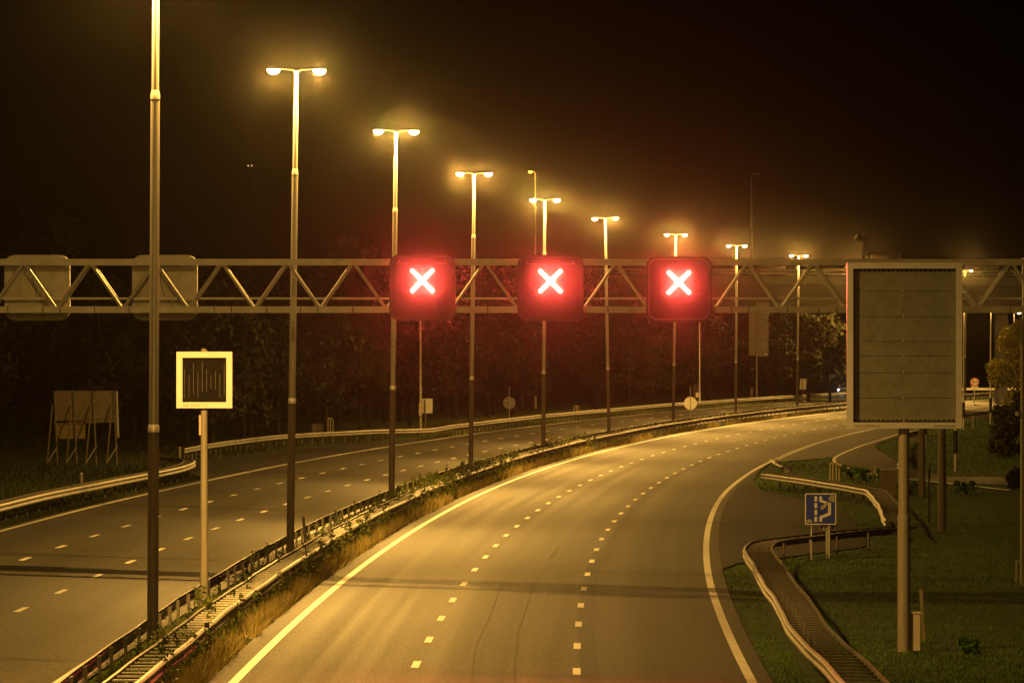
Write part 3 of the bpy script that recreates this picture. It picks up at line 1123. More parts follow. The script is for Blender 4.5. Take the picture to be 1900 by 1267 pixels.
fr.build('frame', M['cream'], sq)
MB().box((x0, -.035, zm), (ww - 2 * fw - .01, .008, z1 - z0 - 2 * fw - .01)).build('louvre_panel', M['louvre'], sq)
lv = MB()
for k in range(10):
    xx = x0 - (ww - 2 * fw) / 2 + (ww - 2 * fw) * (k + .5) / 10
    segs = [(random.uniform(-.48, -.2), random.uniform(.1, .48))]
    for a, b in segs:
        lv.box((xx, -.045, zm + (a + b) / 2), (.012, .012, b - a))
lv.build('louvre_slats', M['louvre_edge'], sq)
lettering('A002  228.305  L  C', .075, M['text'], sq, x0 - ww / 2 + fw + .01, -.123, z0 + .045)
MB().tube([(0, .05, 0), (0, .05, z0 - .06)], [.105, .082], 18).build('post', M['post_grey'], sq, True)
MB().tube([(0, .05, z0 - .06), (0, .05, z0 + .02)], [.05, .05], 10).build('spigot', M['rail_dark'], sq, True)
MB().tube([(0, .05, z1), (0, .05, z1 + .05), (.01, .05, z1 + .075)], [.085, .08, .04], 12).build('sensor', M['post_grey'], sq, True)
MB().box((-.1, .05, pz(789, SYf) - sg), (.05, .1, .5)).build('side_box', M['cabinet'], sq)

# leaning yellow bar and black stakes by the lamps
p = U(-2.0, 206.5)
yb = thing('barrier_bar', 'yellow bar sticking out of the weeds at the second street lamp foot', 'bar', p)
MB().bar((-.12, 0, .52), (.42, 0, .56), .06).build('bar', M['yellow'], yb)
MB().bar((.15, .12, 0), (.02, .12, 1.45), .09).build('support_post', M['pole_low'], yb)
p = U(-2.0, 455)
yb2 = thing('barrier_bar', 'distant pair of dark stakes with a white bar at a median lamp foot', 'bar', p)
MB().bar((-.1, 0, .5), (.5, 0, .5), .07).build('bar', M['sign_white'], yb2)
for q in (.12, .32):
    MB().bar((q, .1, 0), (q, .1, 1.3), .07).build('support_post', M['pole_low'], yb2)

# ------------------------------------------------------------------ emergency bay sign
p = at(1522.5, 1036)
bs = thing('blue_sign', 'square blue emergency bay sign on two grey posts', 'road sign', p)
s = p.y / F
Z = lambda py: pz(py, p.y) - p.z
Xp = lambda px: (px - 1522.5) * s
wz = (973.5 - 915.5) * s
zc_ = Z(944.5)
pl = MB().prism(rrect(wz, wz, .05, 4), -.012, .012)
pl.v = [(a, b, c + zc_) for a, b, c in pl.v]
pl.build('border', M['sign_white'], bs)
pl = MB().prism(rrect(wz - .075, wz - .075, .035, 4), -.016, -.0125)
pl.v = [(a, b, c + zc_) for a, b, c in pl.v]
pl.build('panel', M['blue'], bs)
k = 80 / 1126.0
SX = lambda q: Xp(1485 + q * 80 / 1126.0)
SZ = lambda q: Z(905 + q * 90 / 1267.0)
sy = MB()
for a, b in ((225, 355), (400, 530), (578, 708), (755, 886)):
    sy.add([(SX(368), -.0185, SZ(b)), (SX(438), -.0185, SZ(b)), (SX(438), -.0185, SZ(a)), (SX(368), -.0185, SZ(a))], [(0, 1, 2, 3)])
outer = [(492, 225), (565, 225), (565, 318), (790, 400), (800, 410), (800, 705), (568, 800), (568, 886), (497, 886), (497, 745), (725, 655), (725, 440), (492, 360)]
vs = [(SX(a), -.0185, SZ(b)) for a, b in outer]
sy.add(vs, [(0, 1, 2, 12), (12, 2, 3, 11), (3, 4, 5, 10, 11), (10, 5, 6, 9), (9, 6, 7, 8)][::1])
sy.build('bay_symbol', M['sign_white'], bs)
for poly in (((520, 560), (545, 480), (640, 410), (690, 360), (720, 350), (745, 395), (700, 450), (640, 520), (580, 575)),
             ((760, 240), (800, 195), (890, 200), (895, 300), (880, 370), (830, 380), (760, 330), (730, 290)),
             ((165, 910), (165, 850), (225, 815), (290, 845), (320, 900), (300, 920))):
    MB().add([(SX(a), -.0205, SZ(b)) for a, b in poly], [tuple(range(len(poly)))]).build('scuff_mark', M['grime'], bs)
for px, py in ((1506, 1035), (1539, 1038)):
    MB().tube([(Xp(px), .05, -.05), (Xp(px), .05, Z(985)), (Xp(px), .05, Z(983)), (Xp(px), .05, Z(930))], [.04, .04, .03, .03], 12).build('post', M['galv'], bs, True)
kp = thing('distance_plate', 'small black distance plate reading 228.5 under the blue sign', 'distance sign', (p.x, p.y + .13, p.z))
pl = MB().prism(rrect(27 * s, 11.5 * s, .03, 3), .0, .015)
pl.v = [(a + Xp(1535.3), b, c + Z(978.5)) for a, b, c in pl.v]
pl.build('border', M['galv'], kp)
pl = MB().prism(rrect(25.5 * s, 10 * s, .02, 3), -.003, -.0005)
pl.v = [(a + Xp(1535.3), b, c + Z(978.5)) for a, b, c in pl.v]
pl.build('plate', M['sign_black'], kp)
lettering('228.5', .155, M['sign_white'], kp, Xp(1535), -.009, Z(982.3), 'lettering', 'CENTER')
MB().bar((Xp(1534.5), .03, 0), (Xp(1534.5), .03, Z(984)), .08, .04).build('post', M['galv'], kp)
p = at(1460, 882)
k4 = thing('distance_plate', 'black distance plate reading 228.4 in the grass behind the bright guard rail', 'distance sign', p)
s = p.y / F
MB().box((0, 0, pz(871.5, p.y) - p.z), (18 * s, .02, 10.5 * s)).build('plate', M['sign_black'], k4)
lettering('228.4', .17, M['sign_white'], k4, 0, -.014, pz(876, p.y) - p.z, 'lettering', 'CENTER')
lettering('A2  Li', .12, M['sign_white'], k4, 0, -.014, pz(870.3, p.y) - p.z, 'lettering', 'CENTER')
MB().tube([(0, .04, 0), (0, .04, pz(872, p.y) - p.z)], .03, 8).build('post', M['galv'], k4, True)


def hoops(px, py, h, w, label, n=2, mat='hoop', dx=.12):
    p = at(px, py)
    t = thing('hoop_stand', label, 'hoop stand', p, group='tubular hoop stands')
    for k in range(n):
        o = (k - (n - 1) / 2) * dx
        a = [(o - w / 2, k * .25, 0), (o - w / 2, k * .25, h - w / 2)]
        a += [(o - w / 2 * math.cos(q), k * .25, h - w / 2 + w / 2 * math.sin(q)) for q in np.linspace(.3, math.pi - .3, 7)]
        a += [(o + w / 2, k * .25, h - w / 2), (o + w / 2, k * .25, 0)]
        MB().tube(a, .035, 8).build('hoop', M[mat], t, True)
    return t


hoops(1549, 893, 1.0, .34, 'pair of tubular hoops behind the bright bay guard rail', 2, 'hoop', .16)
hoops(610.5, 806, 1.15, .36, 'pair of pale tubular hoops behind the left outer guard rail', 2, 'hoop', .18)
hoops(1069, 764, .55, .22, 'tiny pair of hoops behind the outer guard rail near the middle signal', 2, 'hoop', .2)
p = at(590, 806)
c = thing('small_boxes', 'pair of low grey boxes beside the pale tubular hoops', 'box', p)
for s_ in (-.22, .22):
    MB().box((s_, 0, .35), (.38, .35, .75)).build('box_body', M['cabinet_olive'], c)
    MB().box((s_, 0, .74), (.41, .39, .04)).build('box_lid', M['cabinet_olive'], c)
p = at(1647, 920)
c = thing('roadside_cabinet', 'large olive roadside cabinet behind the bay guard rail left of the board pillar', 'cabinet', p)
s = p.y / F
hcab = pz(872, p.y) - p.z
MB().box((0, 0, hcab / 2), (23 * s, .5, hcab)).build('body', M['cabinet_olive'], c)
MB().box((0, 0, hcab + .025), (26 * s, .6, .05)).build('roof', M['cabinet'], c)
for s_ in (-.22, .2):
    MB().box((s_, -.257, hcab * .5), (.4, .012, hcab * .85)).build('door', M['cabinet_olive'], c)

# ------------------------------------------------------------------ other signs and posts
# yellowish round sign back in the median
p = at(1281, 784)
t = thing('round_sign', 'pale round sign back on a median post under the rightmost signal', 'road sign', p)
Z = lambda py: pz(py, p.y) - p.z
r = 12 * p.y / F
d_ = MB().prism(disc(r), -.012, .012)
d_.v = [(a, b, c_ + Z(748.5)) for a, b, c_ in d_.v]
d_.build('disc', M['cream'], t)
MB().tube([(0, -.05, -.1), (0, -.05, Z(719))], .04, 8).build('post', M['galv'], t, True)
MB().box((-.15, -.05, Z(775)), (.12, .08, .25)).build('box', M['rail_dark'], t)
# dim round sign back beyond the left carriageway
p = at(945, 778)
t = thing('round_sign', 'dim round sign back behind the outer rail under the middle signal', 'road sign', p)
r = 11.5 * p.y / F
Z = lambda py: pz(py, p.y) - p.z
d_ = MB().prism(disc(r), -.012, .012)
d_.v = [(a, b, c_ + Z(748)) for a, b, c_ in d_.v]
d_.build('disc', M['rail_dark'], t)
MB().tube([(0, -.05, -.1), (0, -.05, Z(718))], .035, 8).build('post', M['galv'], t, True)
# pole with rectangular sign
p = at(780, 805)
t = thing('tall_pole', 'slender pale pole standing below the leftmost red cross signal', 'pole', p)
Z = lambda py: pz(py, p.y) - p.z
MB().tube([(0, 0, 0), (0, 0, Z(720)), (0, 0, Z(718)), (0, 0, Z(560))], [.11, .1, .07, .05], 12).build('pole', M['post_grey'], t, True)
MB().bar((-.2, 0, Z(610)), (.2, 0, Z(610)), .03).build('crossbar', M['galv'], t)
MB().box((0, -.12, Z(760)), (.2, .1, .9)).build('control_box', M['cabinet'], t)
p = at(793, 806)
t = thing('rectangular_sign', 'pale rectangular sign back beside the slender pale pole', 'road sign', p)
Z = lambda py: pz(py, p.y) - p.z
s = p.y / F
MB().box((0, .03, Z(753.5)), (19 * s, .03, 27 * s)).build('panel', M['signback'], t)
MB().tube([(-4 * s, -.02, 0), (-4 * s, -.02, Z(741))], .045, 8).build('post', M['pole_low'], t, True)
p = at(1494, 750)
t = thing('rectangular_sign', 'dim leaning rectangular sign back below the trees left of the blank board', 'road sign', p)
Z = lambda py: pz(py, p.y) - p.z
s = p.y / F
MB().box((-4 * s, .03, Z(713)), (12 * s, .03, 20 * s), Matrix.Rotation(.07, 3, 'Y')).build('panel', M['signback'], t)
MB().tube([(-4 * s, -.02, 0), (-6.5 * s, -.02, Z(702))], .045, 8).build('post', M['pole_low'], t, True)
p = at(1298, 752)
t = thing('tall_pole', 'slender shiny pole behind the outer rail right of the rightmost signal', 'pole', p)
Z = lambda py: pz(py, p.y) - p.z
MB().tube([(0, 0, 0), (0, 0, Z(730)), (0, 0, Z(728)), (0, 0, Z(560))], [.12, .12, .08, .06], 10).build('pole', M['galv'], t, True)
MB().box((-.25, 0, Z(733)), (.3, .3, .5)).build('control_box', M['cabinet'], t)
# hanging panel below the overpass
y = 700.0
t = thing('hanging_panel', 'dark upright sign panel below the overpass right of the rightmost signal', 'road sign', (px2x(1404, y), y, .45))
Z = lambda py: pz(py, y) - .45
s = y / F
MB().box((11 * s, .1, Z(612)), (22 * s, .08, 100 * s)).build('panel', M['rail_dark'], t)
MB().box((-8 * s, .1, Z(615)), (13 * s, .08, 90 * s)).build('side_panel', M['pole_low'], t)
MB().tube([(0, -.1, 0), (0, -.1, Z(560))], .09, 8).build('post', M['post_grey'], t, True)
MB().box((17 * s, .05, Z(658)), (.22, .05, .1)).build('badge', M['sign_white'], t)
# no-overtaking sign
p = at(1807, 737)
y = 745.0
t = thing('no_overtaking_sign', 'round red-rimmed sign showing two vehicles with a plate below', 'road sign', (px2x(1808.5, y), y, pz(737, y)))
Z = lambda py: pz(py, y) - pz(737, y)
s = y / F
for r, yy, m in ((8.3, 0, 'sign_white'), (8.0, -.014, 'sign_red'), (6.0, -.028, 'sign_white')):
    d_ = MB().prism(disc(r * s), -.012 + yy, yy)
    d_.v = [(a, b, c_ + Z(709.5)) for a, b, c_ in d_.v]
    d_.build({'sign_red': 'red_rim'}.get(m, 'disc'), M[m], t)
v1 = MB().box((-2.5 * s, -.045, Z(708.3)), (3.4 * s, .008, 4 * s)).box((-4.2 * s + .02, -.045, Z(711.2)), (.09, .008, .1)).box((-1.2 * s, -.045, Z(711.2)), (.09, .008, .1))
v1.build('red_lorry', M['sign_red'], t)
v2 = MB().box((2.4 * s, -.045, Z(709.7)), (3.6 * s, .008, 1.2 * s)).box((2.6 * s, -.045, Z(708.6)), (1.8 * s, .008, .9 * s))
v2.build('black_car', M['sign_black'], t)
MB().box((0, 0, Z(719)), (13 * s, .02, 5 * s)).build('plate', M['sign_white'], t)
MB().tube([(-1.2 * s, .05, -1.0), (.4 * s, .05, Z(712))], .06, 8).build('post', M['galv'], t, True)
# little marker stakes
for px, py, hh_, lab in ((151.5, 901, .55, 'short pale marker stake behind the far left guard rail'),
                         (334, 862, .9, 'pale marker stake behind the bend of the far left guard rail'),
                         (1624, 890, .7, 'pale marker stake left of the olive roadside cabinet'),
                         (1805, 795, 1.0, 'dark marker stake by the far right guard rail')):
    p = at(px, py)
    t = thing('marker_stake', lab, 'stake', p)
    MB().box((0, 0, hh_ / 2), (.1, .1, hh_)).build('stake_body', M['post_grey'], t)
    MB().box((0, 0, hh_ + .02), (.12, .12, .04)).build('stake_cap', M['cabinet'], t)

# ------------------------------------------------------------------ wooden hoarding on the left
p = at(160, 862)
hy = p.y
HX = lambda px: px2x(px, hy) - p.x
HZ = lambda py: pz(py, hy) - p.z
hd = thing('hoarding', 'back of a patched plywood hoarding propped on struts in the left field', 'hoarding', p)
cols = [(102, 137), (138, 172), (175, 212)]
for k, (a, b) in enumerate(cols):
    mb = MB().box((HX((a + b) / 2), .06, (HZ(727) + HZ(780)) / 2), (HX(b) - HX(a), .03, HZ(727) - HZ(783)))
    mb.build('plywood_sheet', M['ply'], hd)
MB().box((HX(131.5), .06, (HZ(787.5) + HZ(814)) / 2), (HX(158) - HX(105), .03, HZ(787) - HZ(814))).build('plywood_sheet', M['ply_yellow'], hd)
for px in (107, 143, 179, 217.5):
    xb, xt = HX(px), HX(px - 6)
    MB().bar((xb, 0, -.1), (xt, 0, HZ(727)), .07).build('upright', M['wood'], hd)
    MB().bar((xb - .02 - .5, -.9, 0), (xt - .1, -.05, HZ(752)), .06).build('strut', M['wood'], hd)
    MB().bar((xb - .5, -.9, .12), (xb, -.03, HZ(828)), .05).build('foot_brace', M['galv'], hd)
for py in (779, 787):
    MB().bar((HX(100), .02, HZ(py)), (HX(214), .02, HZ(py - 5)), .07).build('cross_rail', M['wood'], hd)
MB().bar((HX(219.5), .0, HZ(812)), (HX(216.5), .0, HZ(726)), .1).build('end_board', M['galv'], hd)

# ------------------------------------------------------------------ overpass behind
OY = 745.0
ov = thing('overpass', 'dim concrete overpass with steel railings crossing behind the gantry', 'overpass', (px2x(1500, OY), OY, 0))
OX = lambda px: px2x(px, OY) - px2x(1500, OY)
xl, xr = OX(1040), OX(2250)
slope = -.006
deck = lambda py: pz(py, OY)


def beam(z0, z1, y0, y1, name, mat):
    mb = MB()
    vs = []
    for x in (xl, xr):
        dz = slope * (x - xl)
        for yy, z in ((y0, z0), (y1, z0), (y1, z1), (y0, z1)):
            vs.append((x, yy, z + dz))
    mb.add(vs, [(0, 1, 2, 3), (7, 6, 5, 4), (0, 4, 5, 1), (1, 5, 6, 2), (2, 6, 7, 3), (3, 7, 4, 0)])
    return mb.build(name, mat, ov)


beam(deck(572), deck(526), .6, 13.4, 'girder', M['concrete_dark'])
beam(deck(525.9), deck(509), 0, 14, 'deck_edge', M['concrete'])
beam(deck(506.3), deck(504.8), .15, .25, 'railing', M['rail'])
beam(deck(499.2), deck(498), .15, .25, 'railing', M['rail'])
beam(deck(499.2), deck(498), 13.6, 13.7, 'railing', M['rail'])
n = 38
for k in range(n):
    x = xl + (xr - xl) * k / (n - 1)
    z = slope * (x - xl)
    MB().box((x, .2, z + (deck(509) + deck(499.3)) / 2), (.08, .07, deck(499.3) - deck(509))).build('railing_post', M['rail_dark'], ov)
for px in (1290, 1645, 1866):
    x = OX(px)
    MB().box((x, 7, deck(572) / 2 + slope * (x - xl) - .1), (1.0, 7, deck(572) + .2)).build('pier', M['concrete'], ov)
bl = bpy.data.objects

# ------------------------------------------------------------------ plants
def leaf_cloud(n, blobs, size, seed):
    g_ = np.random.default_rng(seed)
    wts = np.array([b[3] ** 2 for b in blobs])
    idx = g_.choice(len(blobs), n, p=wts / wts.sum())
    B = np.array(blobs)[idx]
    d = g_.normal(size=(n, 3))
    d /= np.linalg.norm(d, axis=1)[:, None]
    rad = B[:, 3] * (g_.random(n) ** .45)
    c = B[:, :3] + d * rad[:, None] * np.array([1, 1, .85])
    a = g_.normal(size=(n, 3))
    a /= np.linalg.norm(a, axis=1)[:, None]
    b = np.cross(a, g_.normal(size=(n, 3)))
    b /= np.linalg.norm(b, axis=1)[:, None]
    s = size * (.5 + g_.random(n))
    a *= s[:, None]
    b *= (s * .6)[:, None]
    v = np.stack([c - a, c - b * .8, c + a, c + b * .8], 1).reshape(-1, 3)
    return v


def np_mesh(name, v, k, mat):
    n = len(v) // k
    me = bpy.data.meshes.new(name)
    me.vertices.add(len(v))
    me.vertices.foreach_set('co', np.asarray(v, np.float32).ravel())
    me.loops.add(n * k)
    me.loops.foreach_set('vertex_index', np.arange(n * k, dtype=np.int32))
    me.polygons.add(n)
    me.polygons.foreach_set('loop_start', np.arange(0, n * k, k, dtype=np.int32))
    me.materials.append(mat)
    me.update(calc_edges=True)
    return me


def tree_mesh(seed, h, w, n, size, low=.25, nb=16):
    g_ = np.random.default_rng(seed)
    blobs = []
    for k in range(nb):
        z = h * (low + (1 - low) * g_.random() ** .8)
        rr_ = w * math.sin(math.pi * min(1, max(.12, (z / h - low * .7) / (1.02 - low * .7)))) ** .7
        a = g_.random() * 6.28
        q = rr_ * math.sqrt(g_.random()) * .8
        blobs.append((q * math.cos(a), q * math.sin(a), z * .93, w * g_.uniform(.2, .42)))
    crown = np_mesh('crown', leaf_cloud(n, blobs, size, seed + 1), 4, M['leaf'])
    tr = MB()
    tr.tube([(0, 0, -.3), (.05, 0, h * .3), (-.1, .05, h * .6), (0, 0, h * .92)], [h * .018, h * .014, h * .009, .03], 8)
    for bb in blobs[:10]:
        z0 = bb[2] * .55
        tr.tube([(0, 0, z0), (bb[0] * .5, bb[1] * .5, (z0 + bb[2]) / 2), (bb[0], bb[1], bb[2])], [h * .007, h * .005, .02], 5)
    return crown, tr


TREES = []
for k, (h, w) in enumerate(((11, 4.2), (13.5, 4.6), (9, 3.6), (15, 5.0), (7, 3.4))):
    TREES.append((tree_mesh(20 + k * 3, h, w, 3200, .3), h))
TREES.append((tree_mesh(91, 9.5, 3.0, 11000, .15, .1, 34), 9.5))


def plant_tree(name, var, loc, label, cat, group, sc=1.0, rz=0.0, leaf=None):
    (crown, trunk), h = TREES[var]
    t = thing(name, label, cat, loc, rz, group)
    t.scale = (sc, sc, sc)
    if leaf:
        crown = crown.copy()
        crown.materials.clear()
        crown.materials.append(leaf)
    o = bpy.data.objects.new('crown', crown)
    COL.objects.link(o)
    o.parent = t
    if not isinstance(TREES[var][0][1], bpy.types.Mesh):
        tm = trunk.build('trunk', M['bark'], t, True)
        TREES[var] = ((TREES[var][0][0], tm.data), h)
    else:
        o2 = bpy.data.objects.new('trunk', TREES[var][0][1])
        COL.objects.link(o2)
        o2.parent = t
    return t


k = 0
for y in np.arange(385, 735, 9.5):
    for row in range(2):
        if row == 1 and k % 3 == 0:
            k += 1
            continue
        u = random.uniform(-22, -27) if row == 0 else random.uniform(-32, -44)
        q = U(u, y + random.uniform(-4, 4))
        nx = 950 + q.x * F / q.y
        var = random.choice([0, 1, 2, 4, 2, 0]) if row == 0 else random.choice([1, 3, 0])
        plant_tree('roadside_tree', var, q, 'dark roadside tree in the row behind the left outer guard rail', 'tree', 'dark trees behind the left carriageway',
                   random.uniform(.75, 1.1), random.uniform(0, 6))
        k += 1
for k, (px, y, var, sc) in enumerate(((40, 470, 2, 1), (110, 500, 0, .9), (190, 520, 1, .8), (260, 460, 4, 1.1), (300, 560, 0, 1), (400, 560, 1, 1), (20, 560, 3, .8))):
    x = px2x(px, y)
    plant_tree('field_tree', var, (x, y, float(ground(x, y))), 'dark tree beyond the left field behind the hoarding', 'tree', 'dark trees beyond the left field', sc, k)
for k, (px, y, var, sc) in enumerate(((1440, 716, 0, .95), (1500, 722, 1, .75), (1540, 728, 2, 1.1), (1600, 735, 0, .8), (1410, 725, 4, 1.2))):
    x = px2x(px, y)
    plant_tree('lit_tree', var, (x, y, float(ground(x, y))), 'faintly lit tree below the overpass between the rightmost signal and the blank board', 'tree',
               'faintly lit trees below the overpass', sc, k)
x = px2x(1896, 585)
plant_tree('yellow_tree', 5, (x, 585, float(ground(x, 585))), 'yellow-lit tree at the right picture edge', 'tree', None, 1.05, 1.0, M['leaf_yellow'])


def bush(name, loc, w, h, label, seed, leaf, n=1500, size=.16, group=None):
    g_ = np.random.default_rng(seed)
    blobs = [(g_.uniform(-w, w) * .6, g_.uniform(-w, w) * .6, h * g_.uniform(.12, .85), h * g_.uniform(.1, .26)) for _ in range(18)]
    t = thing(name, label, 'bush', loc, 0, group)
    o = bpy.data.objects.new('foliage', np_mesh('foliage', leaf_cloud(n, blobs, size, seed), 4, leaf))
    COL.objects.link(o)
    o.parent = t
    st = MB()
    for b in blobs[:5]:
        st.tube([(0, 0, -.1), (b[0] * .6, b[1] * .6, b[2] * .6), (b[0], b[1], b[2])], [.04, .03, .01], 5)
    st.build('stems', M['bark'], t)
    return t


for k, (px, py, w, h, lab) in enumerate(((1876, 845, 1.8, 3.0, 'tall dark bush on the bank below the yellow tree'),
                                         (1890, 905, .6, .85, 'small dark bush at the slip road end by the right picture edge'),
                                         (1862, 795, 1.2, 2.2, 'dark bush in front of the yellow tree, left of the tall dark one'),
                                         (1897, 790, 1.6, 3.0, 'largest dark bush right under the yellow tree'))):
    bush('dark_bush', at(px, py), w, h, lab, 60 + k, M['leaf_dark'], 2200, .2)
for k, (px, py, w, h, lab) in enumerate(((1577, 889, 1.3, .75, 'low leafy bush behind the bay guard rail beside the tubular hoops'),
                                         (1608, 893, 1.2, .7, 'low leafy bush left of the olive roadside cabinet'),
                                         (1685, 915, .8, .7, 'low weedy bush right of the board pillar by the slip road'),
                                         (1792, 915, .8, .6, 'low weedy bush beside the slip road edge line'),
                                         (1795, 1208, .35, .28, 'small dark tuft in the grass right of the pale cabinet'))):
    bush('low_bush', at(px, py), w, h, lab, 80 + k, M['grass'], 1100, .09)


def blades(name, pts, hmin, hmax, w, mat, lean=.35, seed=0):
    g_ = np.random.default_rng(seed)
    n = len(pts)
    h = g_.uniform(hmin, hmax, n) * g_.uniform(.6, 1.0, n)
    a = g_.uniform(0, 6.283, n)
    s = np.stack([np.cos(a), np.sin(a), np.zeros(n)], 1) * (w * g_.uniform(.6, 1.3, n))[:, None] * .5
    l = g_.normal(size=(n, 2)) * (lean * h)[:, None]
    top = pts + np.stack([l[:, 0], l[:, 1], h], 1)
    v = np.stack([pts - s, pts + s, top], 1).reshape(-1, 3)
    o = bpy.data.objects.new(name, np_mesh(name, v, 3, mat))
    COL.objects.link(o)
    o['kind'] = 'stuff'
    return o


def spread(n, y0, y1, f0, f1, near=1.0, dz=-.05, seed=1, clump=None, reject=None):
    g_ = np.random.default_rng(seed)
    t = g_.random(n * 2) ** near
    y = y0 + (y1 - y0) * t
    u = np.array([f0(q) for q in y]) + (np.array([f1(q) for q in y]) - np.array([f0(q) for q in y])) * g_.random(n * 2)
    if clump:
        keep = (np.sin(y * clump + 3 * u) + np.sin(y * clump * .37 + 1.3) + .6 * np.sin(y * 1.9 * clump + u * 5)) > g_.uniform(-1.6, 1.2, n * 2)
        y, u = y[keep], u[keep]
    if reject is not None:
        keep = ~reject(u, y)
        y, u = y[keep], u[keep]
    y, u = y[:n], u[:n]
    x = XA(y) + u
    return np.stack([x, y, ground(x, y) + dz], 1)


def paved(u, y):
    """asphalt on the right-hand side"""
    br = np.array([bay_r(q) if 212 <= q <= 398 else 11.45 for q in y])
    mr_ = np.array([merge_r(q) if q >= 398 else 11.45 for q in y])
    rl = np.array([ramp_l(q) for q in y])
    rr2 = np.array([ramp_r(q) for q in y])
    lad = (y < 214) & (u > 12.3) & (u < 13.5)
    return lad | (u < br + .05) | (u < mr_) | ((y > 300) & (y < 470) & (u > rl) & (u < rr2))


blades('dry_verge_grass', spread(44000, 118, 420, K(-1.02), K(-.58), 1.6, seed=3, clump=.5), .15, .62, .035, M['dry'], .4, 3)
blades('far_verge_grass', spread(9000, 400, 760, K(-.95), K(-.6), 1, seed=4, clump=.3), .2, .6, .07, M['dry'], .3, 4)
blades('median_grass', spread(46000, 118, 420, K(-2.35), K(-1.15), 1.5, seed=5, clump=.35), .2, .8, .035, M['weed'], .35, 5)
blades('rail_foot_grass', spread(26000, 118, 420, K(-2.42), K(-2.1), 1.5, seed=15), .25, .62, .04, M['weed'], .25, 15)
blades('short_verge_grass', spread(14000, 118, 400, K(-3.0), K(-.55), 1.3, seed=6), .03, .12, .03, M['grass_dark'], .5, 6)
blades('lawn', spread(90000, 126, 330, K(11.45), K(27), 1.6, seed=7, reject=paved), .04, .15, .022, M['grass'], .5, 7)
blades('bank_grass', spread(22000, 325, 640, K(11.6), K(36), 1.2, seed=8, reject=paved), .08, .28, .06, M['grass'], .4, 8)
blades('left_verge_grass', spread(22000, 205, 380, K(-16.5), K(-14.35), 1.2, seed=9, reject=lambda u, y: (y > 316) & (u > np.interp(y, [316, 325, 345, 380], [-14.3, -16.5, -18.3, -18.6]))), .05, .3, .04, M['grass_dark'], .4, 9)
blades('field_grass', spread(36000, 230, 480, K(-46), K(-16), 1.2, seed=10, reject=lambda u, y: (y > 318) & (u > np.interp(y, [318, 345, 400, 450], [-16.5, -18.6, -18.6, -14]))), .15, .5, .06, M['grass_dark'], .4, 10)
blades('outer_verge_grass', spread(16000, 440, 760, K(-22), K(-13.6), 1, seed=11, reject=lambda u, y: (y < 446) & (u > -16)), .1, .35, .08, M['weed'], .4, 11)

# tall weeds between the median rails
g_ = np.random.default_rng(44)
vv = []
for k in range(620):
    y = 128 + 300 * g_.random() ** .9
    if g_.random() < .35:
        y = g_.normal(300, 22)
    u = g_.uniform(-2.2, -1.15) if g_.random() < .7 else g_.uniform(-1.0, -.8)
    b = np.array(U(u, y))
    h = g_.uniform(.45, 1.15)
    ln = g_.normal(0, .1, 2)
    n = 46
    t = g_.random(n) ** .7
    c = b + np.stack([ln[0] * t * h, ln[1] * t * h, t * h], 1)
    wd = .12 * (1 - t * .75)
    c[:, :2] += g_.normal(size=(n, 2)) * wd[:, None]
    a = g_.normal(size=(n, 3)) * .035
    q = g_.normal(size=(n, 3)) * .025
    vv.append(np.stack([c - a, c - q, c + a, c + q], 1).reshape(-1, 3))
o = bpy.data.objects.new('tall_weeds', np_mesh('tall_weeds', np.concatenate(vv), 4, M['weed']))
COL.objects.link(o)
o['kind'] = 'stuff'

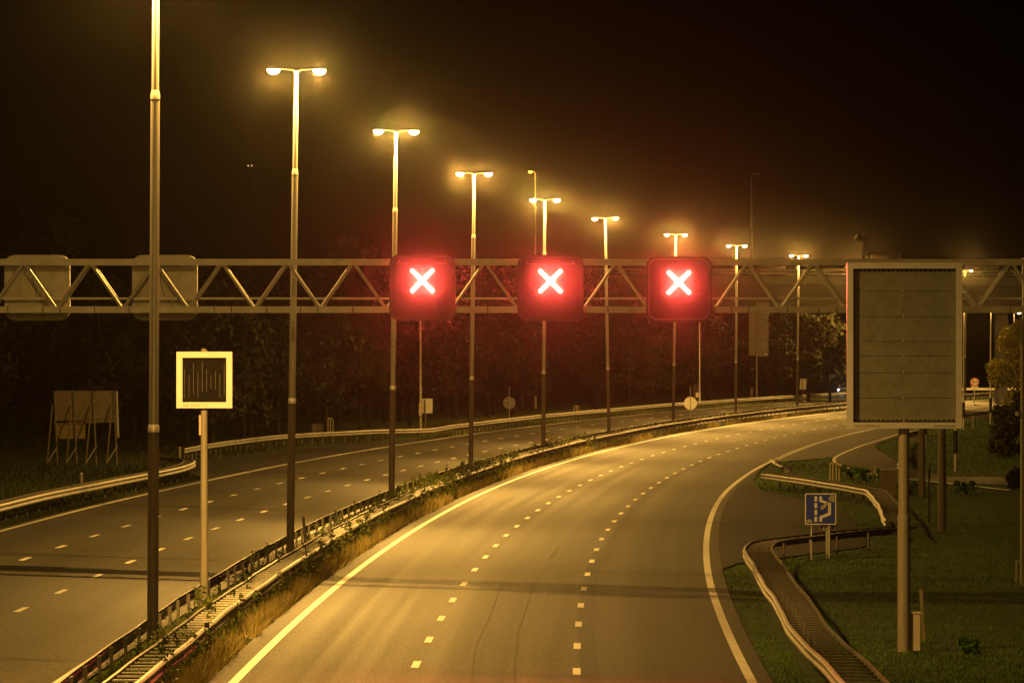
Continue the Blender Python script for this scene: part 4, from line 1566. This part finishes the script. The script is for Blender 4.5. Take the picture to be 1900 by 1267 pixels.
# ------------------------------------------------------------------ distant cars
def car(label, loc, rz):
    t = thing('parked_car', label, 'car', loc, rz)
    t.name = 'distant_car'
    prof = [(-2.1, .35), (2.1, .35), (2.15, .7), (1.3, .92), (.6, 1.42), (-1.1, 1.45), (-1.9, .98), (-2.15, .85)]
    mb = MB()
    n = len(prof)
    vs = []
    for sgn, k in ((-1, .8), (-1, .86), (1, .86), (1, .8)):
        for x, z in prof:
            wv = .86 if z < 1.0 else .68
            vs.append((sgn * wv, x, z))
    vs = [vs[n + i] for i in range(n)] + [vs[2 * n + i] for i in range(n)]
    mb.add(vs, [tuple(range(n)), tuple(range(2 * n - 1, n - 1, -1))] + [(k, k + n, (k + 1) % n + n, (k + 1) % n) for k in range(n)])
    mb.build('body', M['car_paint'], t)
    MB().add([(-.62, 1.27, .98), (.62, 1.27, .98), (.56, .68, 1.4), (-.56, .68, 1.4)], [(0, 1, 2, 3)]).build('windscreen', M['car_glass'], t)
    for sx_ in (-1, 1):
        for yy in (-1.35, 1.35):
            MB().tube([(sx_ * .7, yy, .32), (sx_ * .88, yy, .32)], .32, 14).build('wheel', M['tyre'], t)
        MB().tube([(sx_ * .62, 2.16, .66), (sx_ * .62, 2.19, .66)], .1, 10).build('headlight', M['headlight'], t)
    sp = bpy.data.lights.new('headlight_beam', 'SPOT')
    sp.energy = 350
    sp.color = (.7, .82, 1.0)
    sp.spot_size = R(50)
    sp.spot_blend = .6
    sp.shadow_soft_size = .08
    so = bpy.data.objects.new('headlight_beam', sp)
    COL.objects.link(so)
    so.parent = t
    so.location = (0, 2.35, .7)
    so.rotation_euler = (R(84), 0, 0)
    return t


car('distant car with blue-white headlights at the right picture edge', (px2x(1886, 832), 832, .5), R(150))
car('distant pale car half hidden behind the left edge of the blank board', (px2x(1570, 800), 800, .5), R(168))

# ------------------------------------------------------------------ misty air
hz = MB().box((40, 470, 18), (640, 1040, 40)).build('haze', M['black'])
m = bpy.data.materials.new('misty_air')
m.use_nodes = True
nt = m.node_tree
for n_ in list(nt.nodes):
    if n_.type == 'BSDF_PRINCIPLED':
        nt.nodes.remove(n_)
pv = nt.nodes.new("ShaderNodeVolumePrincipled")
pv.inputs["Color"].default_value = (.97, .86, .74, 1)
pv.inputs["Density"].default_value = HAZE
pv.inputs["Anisotropy"].default_value = HAZE_G
pf = nt.nodes.new("ShaderNodeVolumePrincipled")      # forward droplet scatter narrowed to imitate lens bloom around the lamps
pf.inputs["Color"].default_value = (.97, .86, .74, 1)
pf.inputs["Density"].default_value = BLOOM_MIST
pf.inputs["Anisotropy"].default_value = .997
ad = nt.nodes.new("ShaderNodeAddShader")
nt.links.new(pv.outputs[0], ad.inputs[0])
nt.links.new(pf.outputs[0], ad.inputs[1])
pd = nt.nodes.new("ShaderNodeVolumePrincipled")  # wider lobe added for the broad red glow around the signals
pd.inputs["Color"].default_value = (.97, .86, .74, 1)
pd.inputs["Density"].default_value = GLOW_DRIZZLE
pd.inputs["Anisotropy"].default_value = .97
ad2 = nt.nodes.new("ShaderNodeAddShader")
nt.links.new(ad.outputs[0], ad2.inputs[0])
nt.links.new(pd.outputs[0], ad2.inputs[1])
nt.links.new(ad2.outputs[0], nt.nodes["Material Output"].inputs["Volume"])
hz.data.materials.clear()
hz.data.materials.append(m)
tag(hz, kind='stuff')
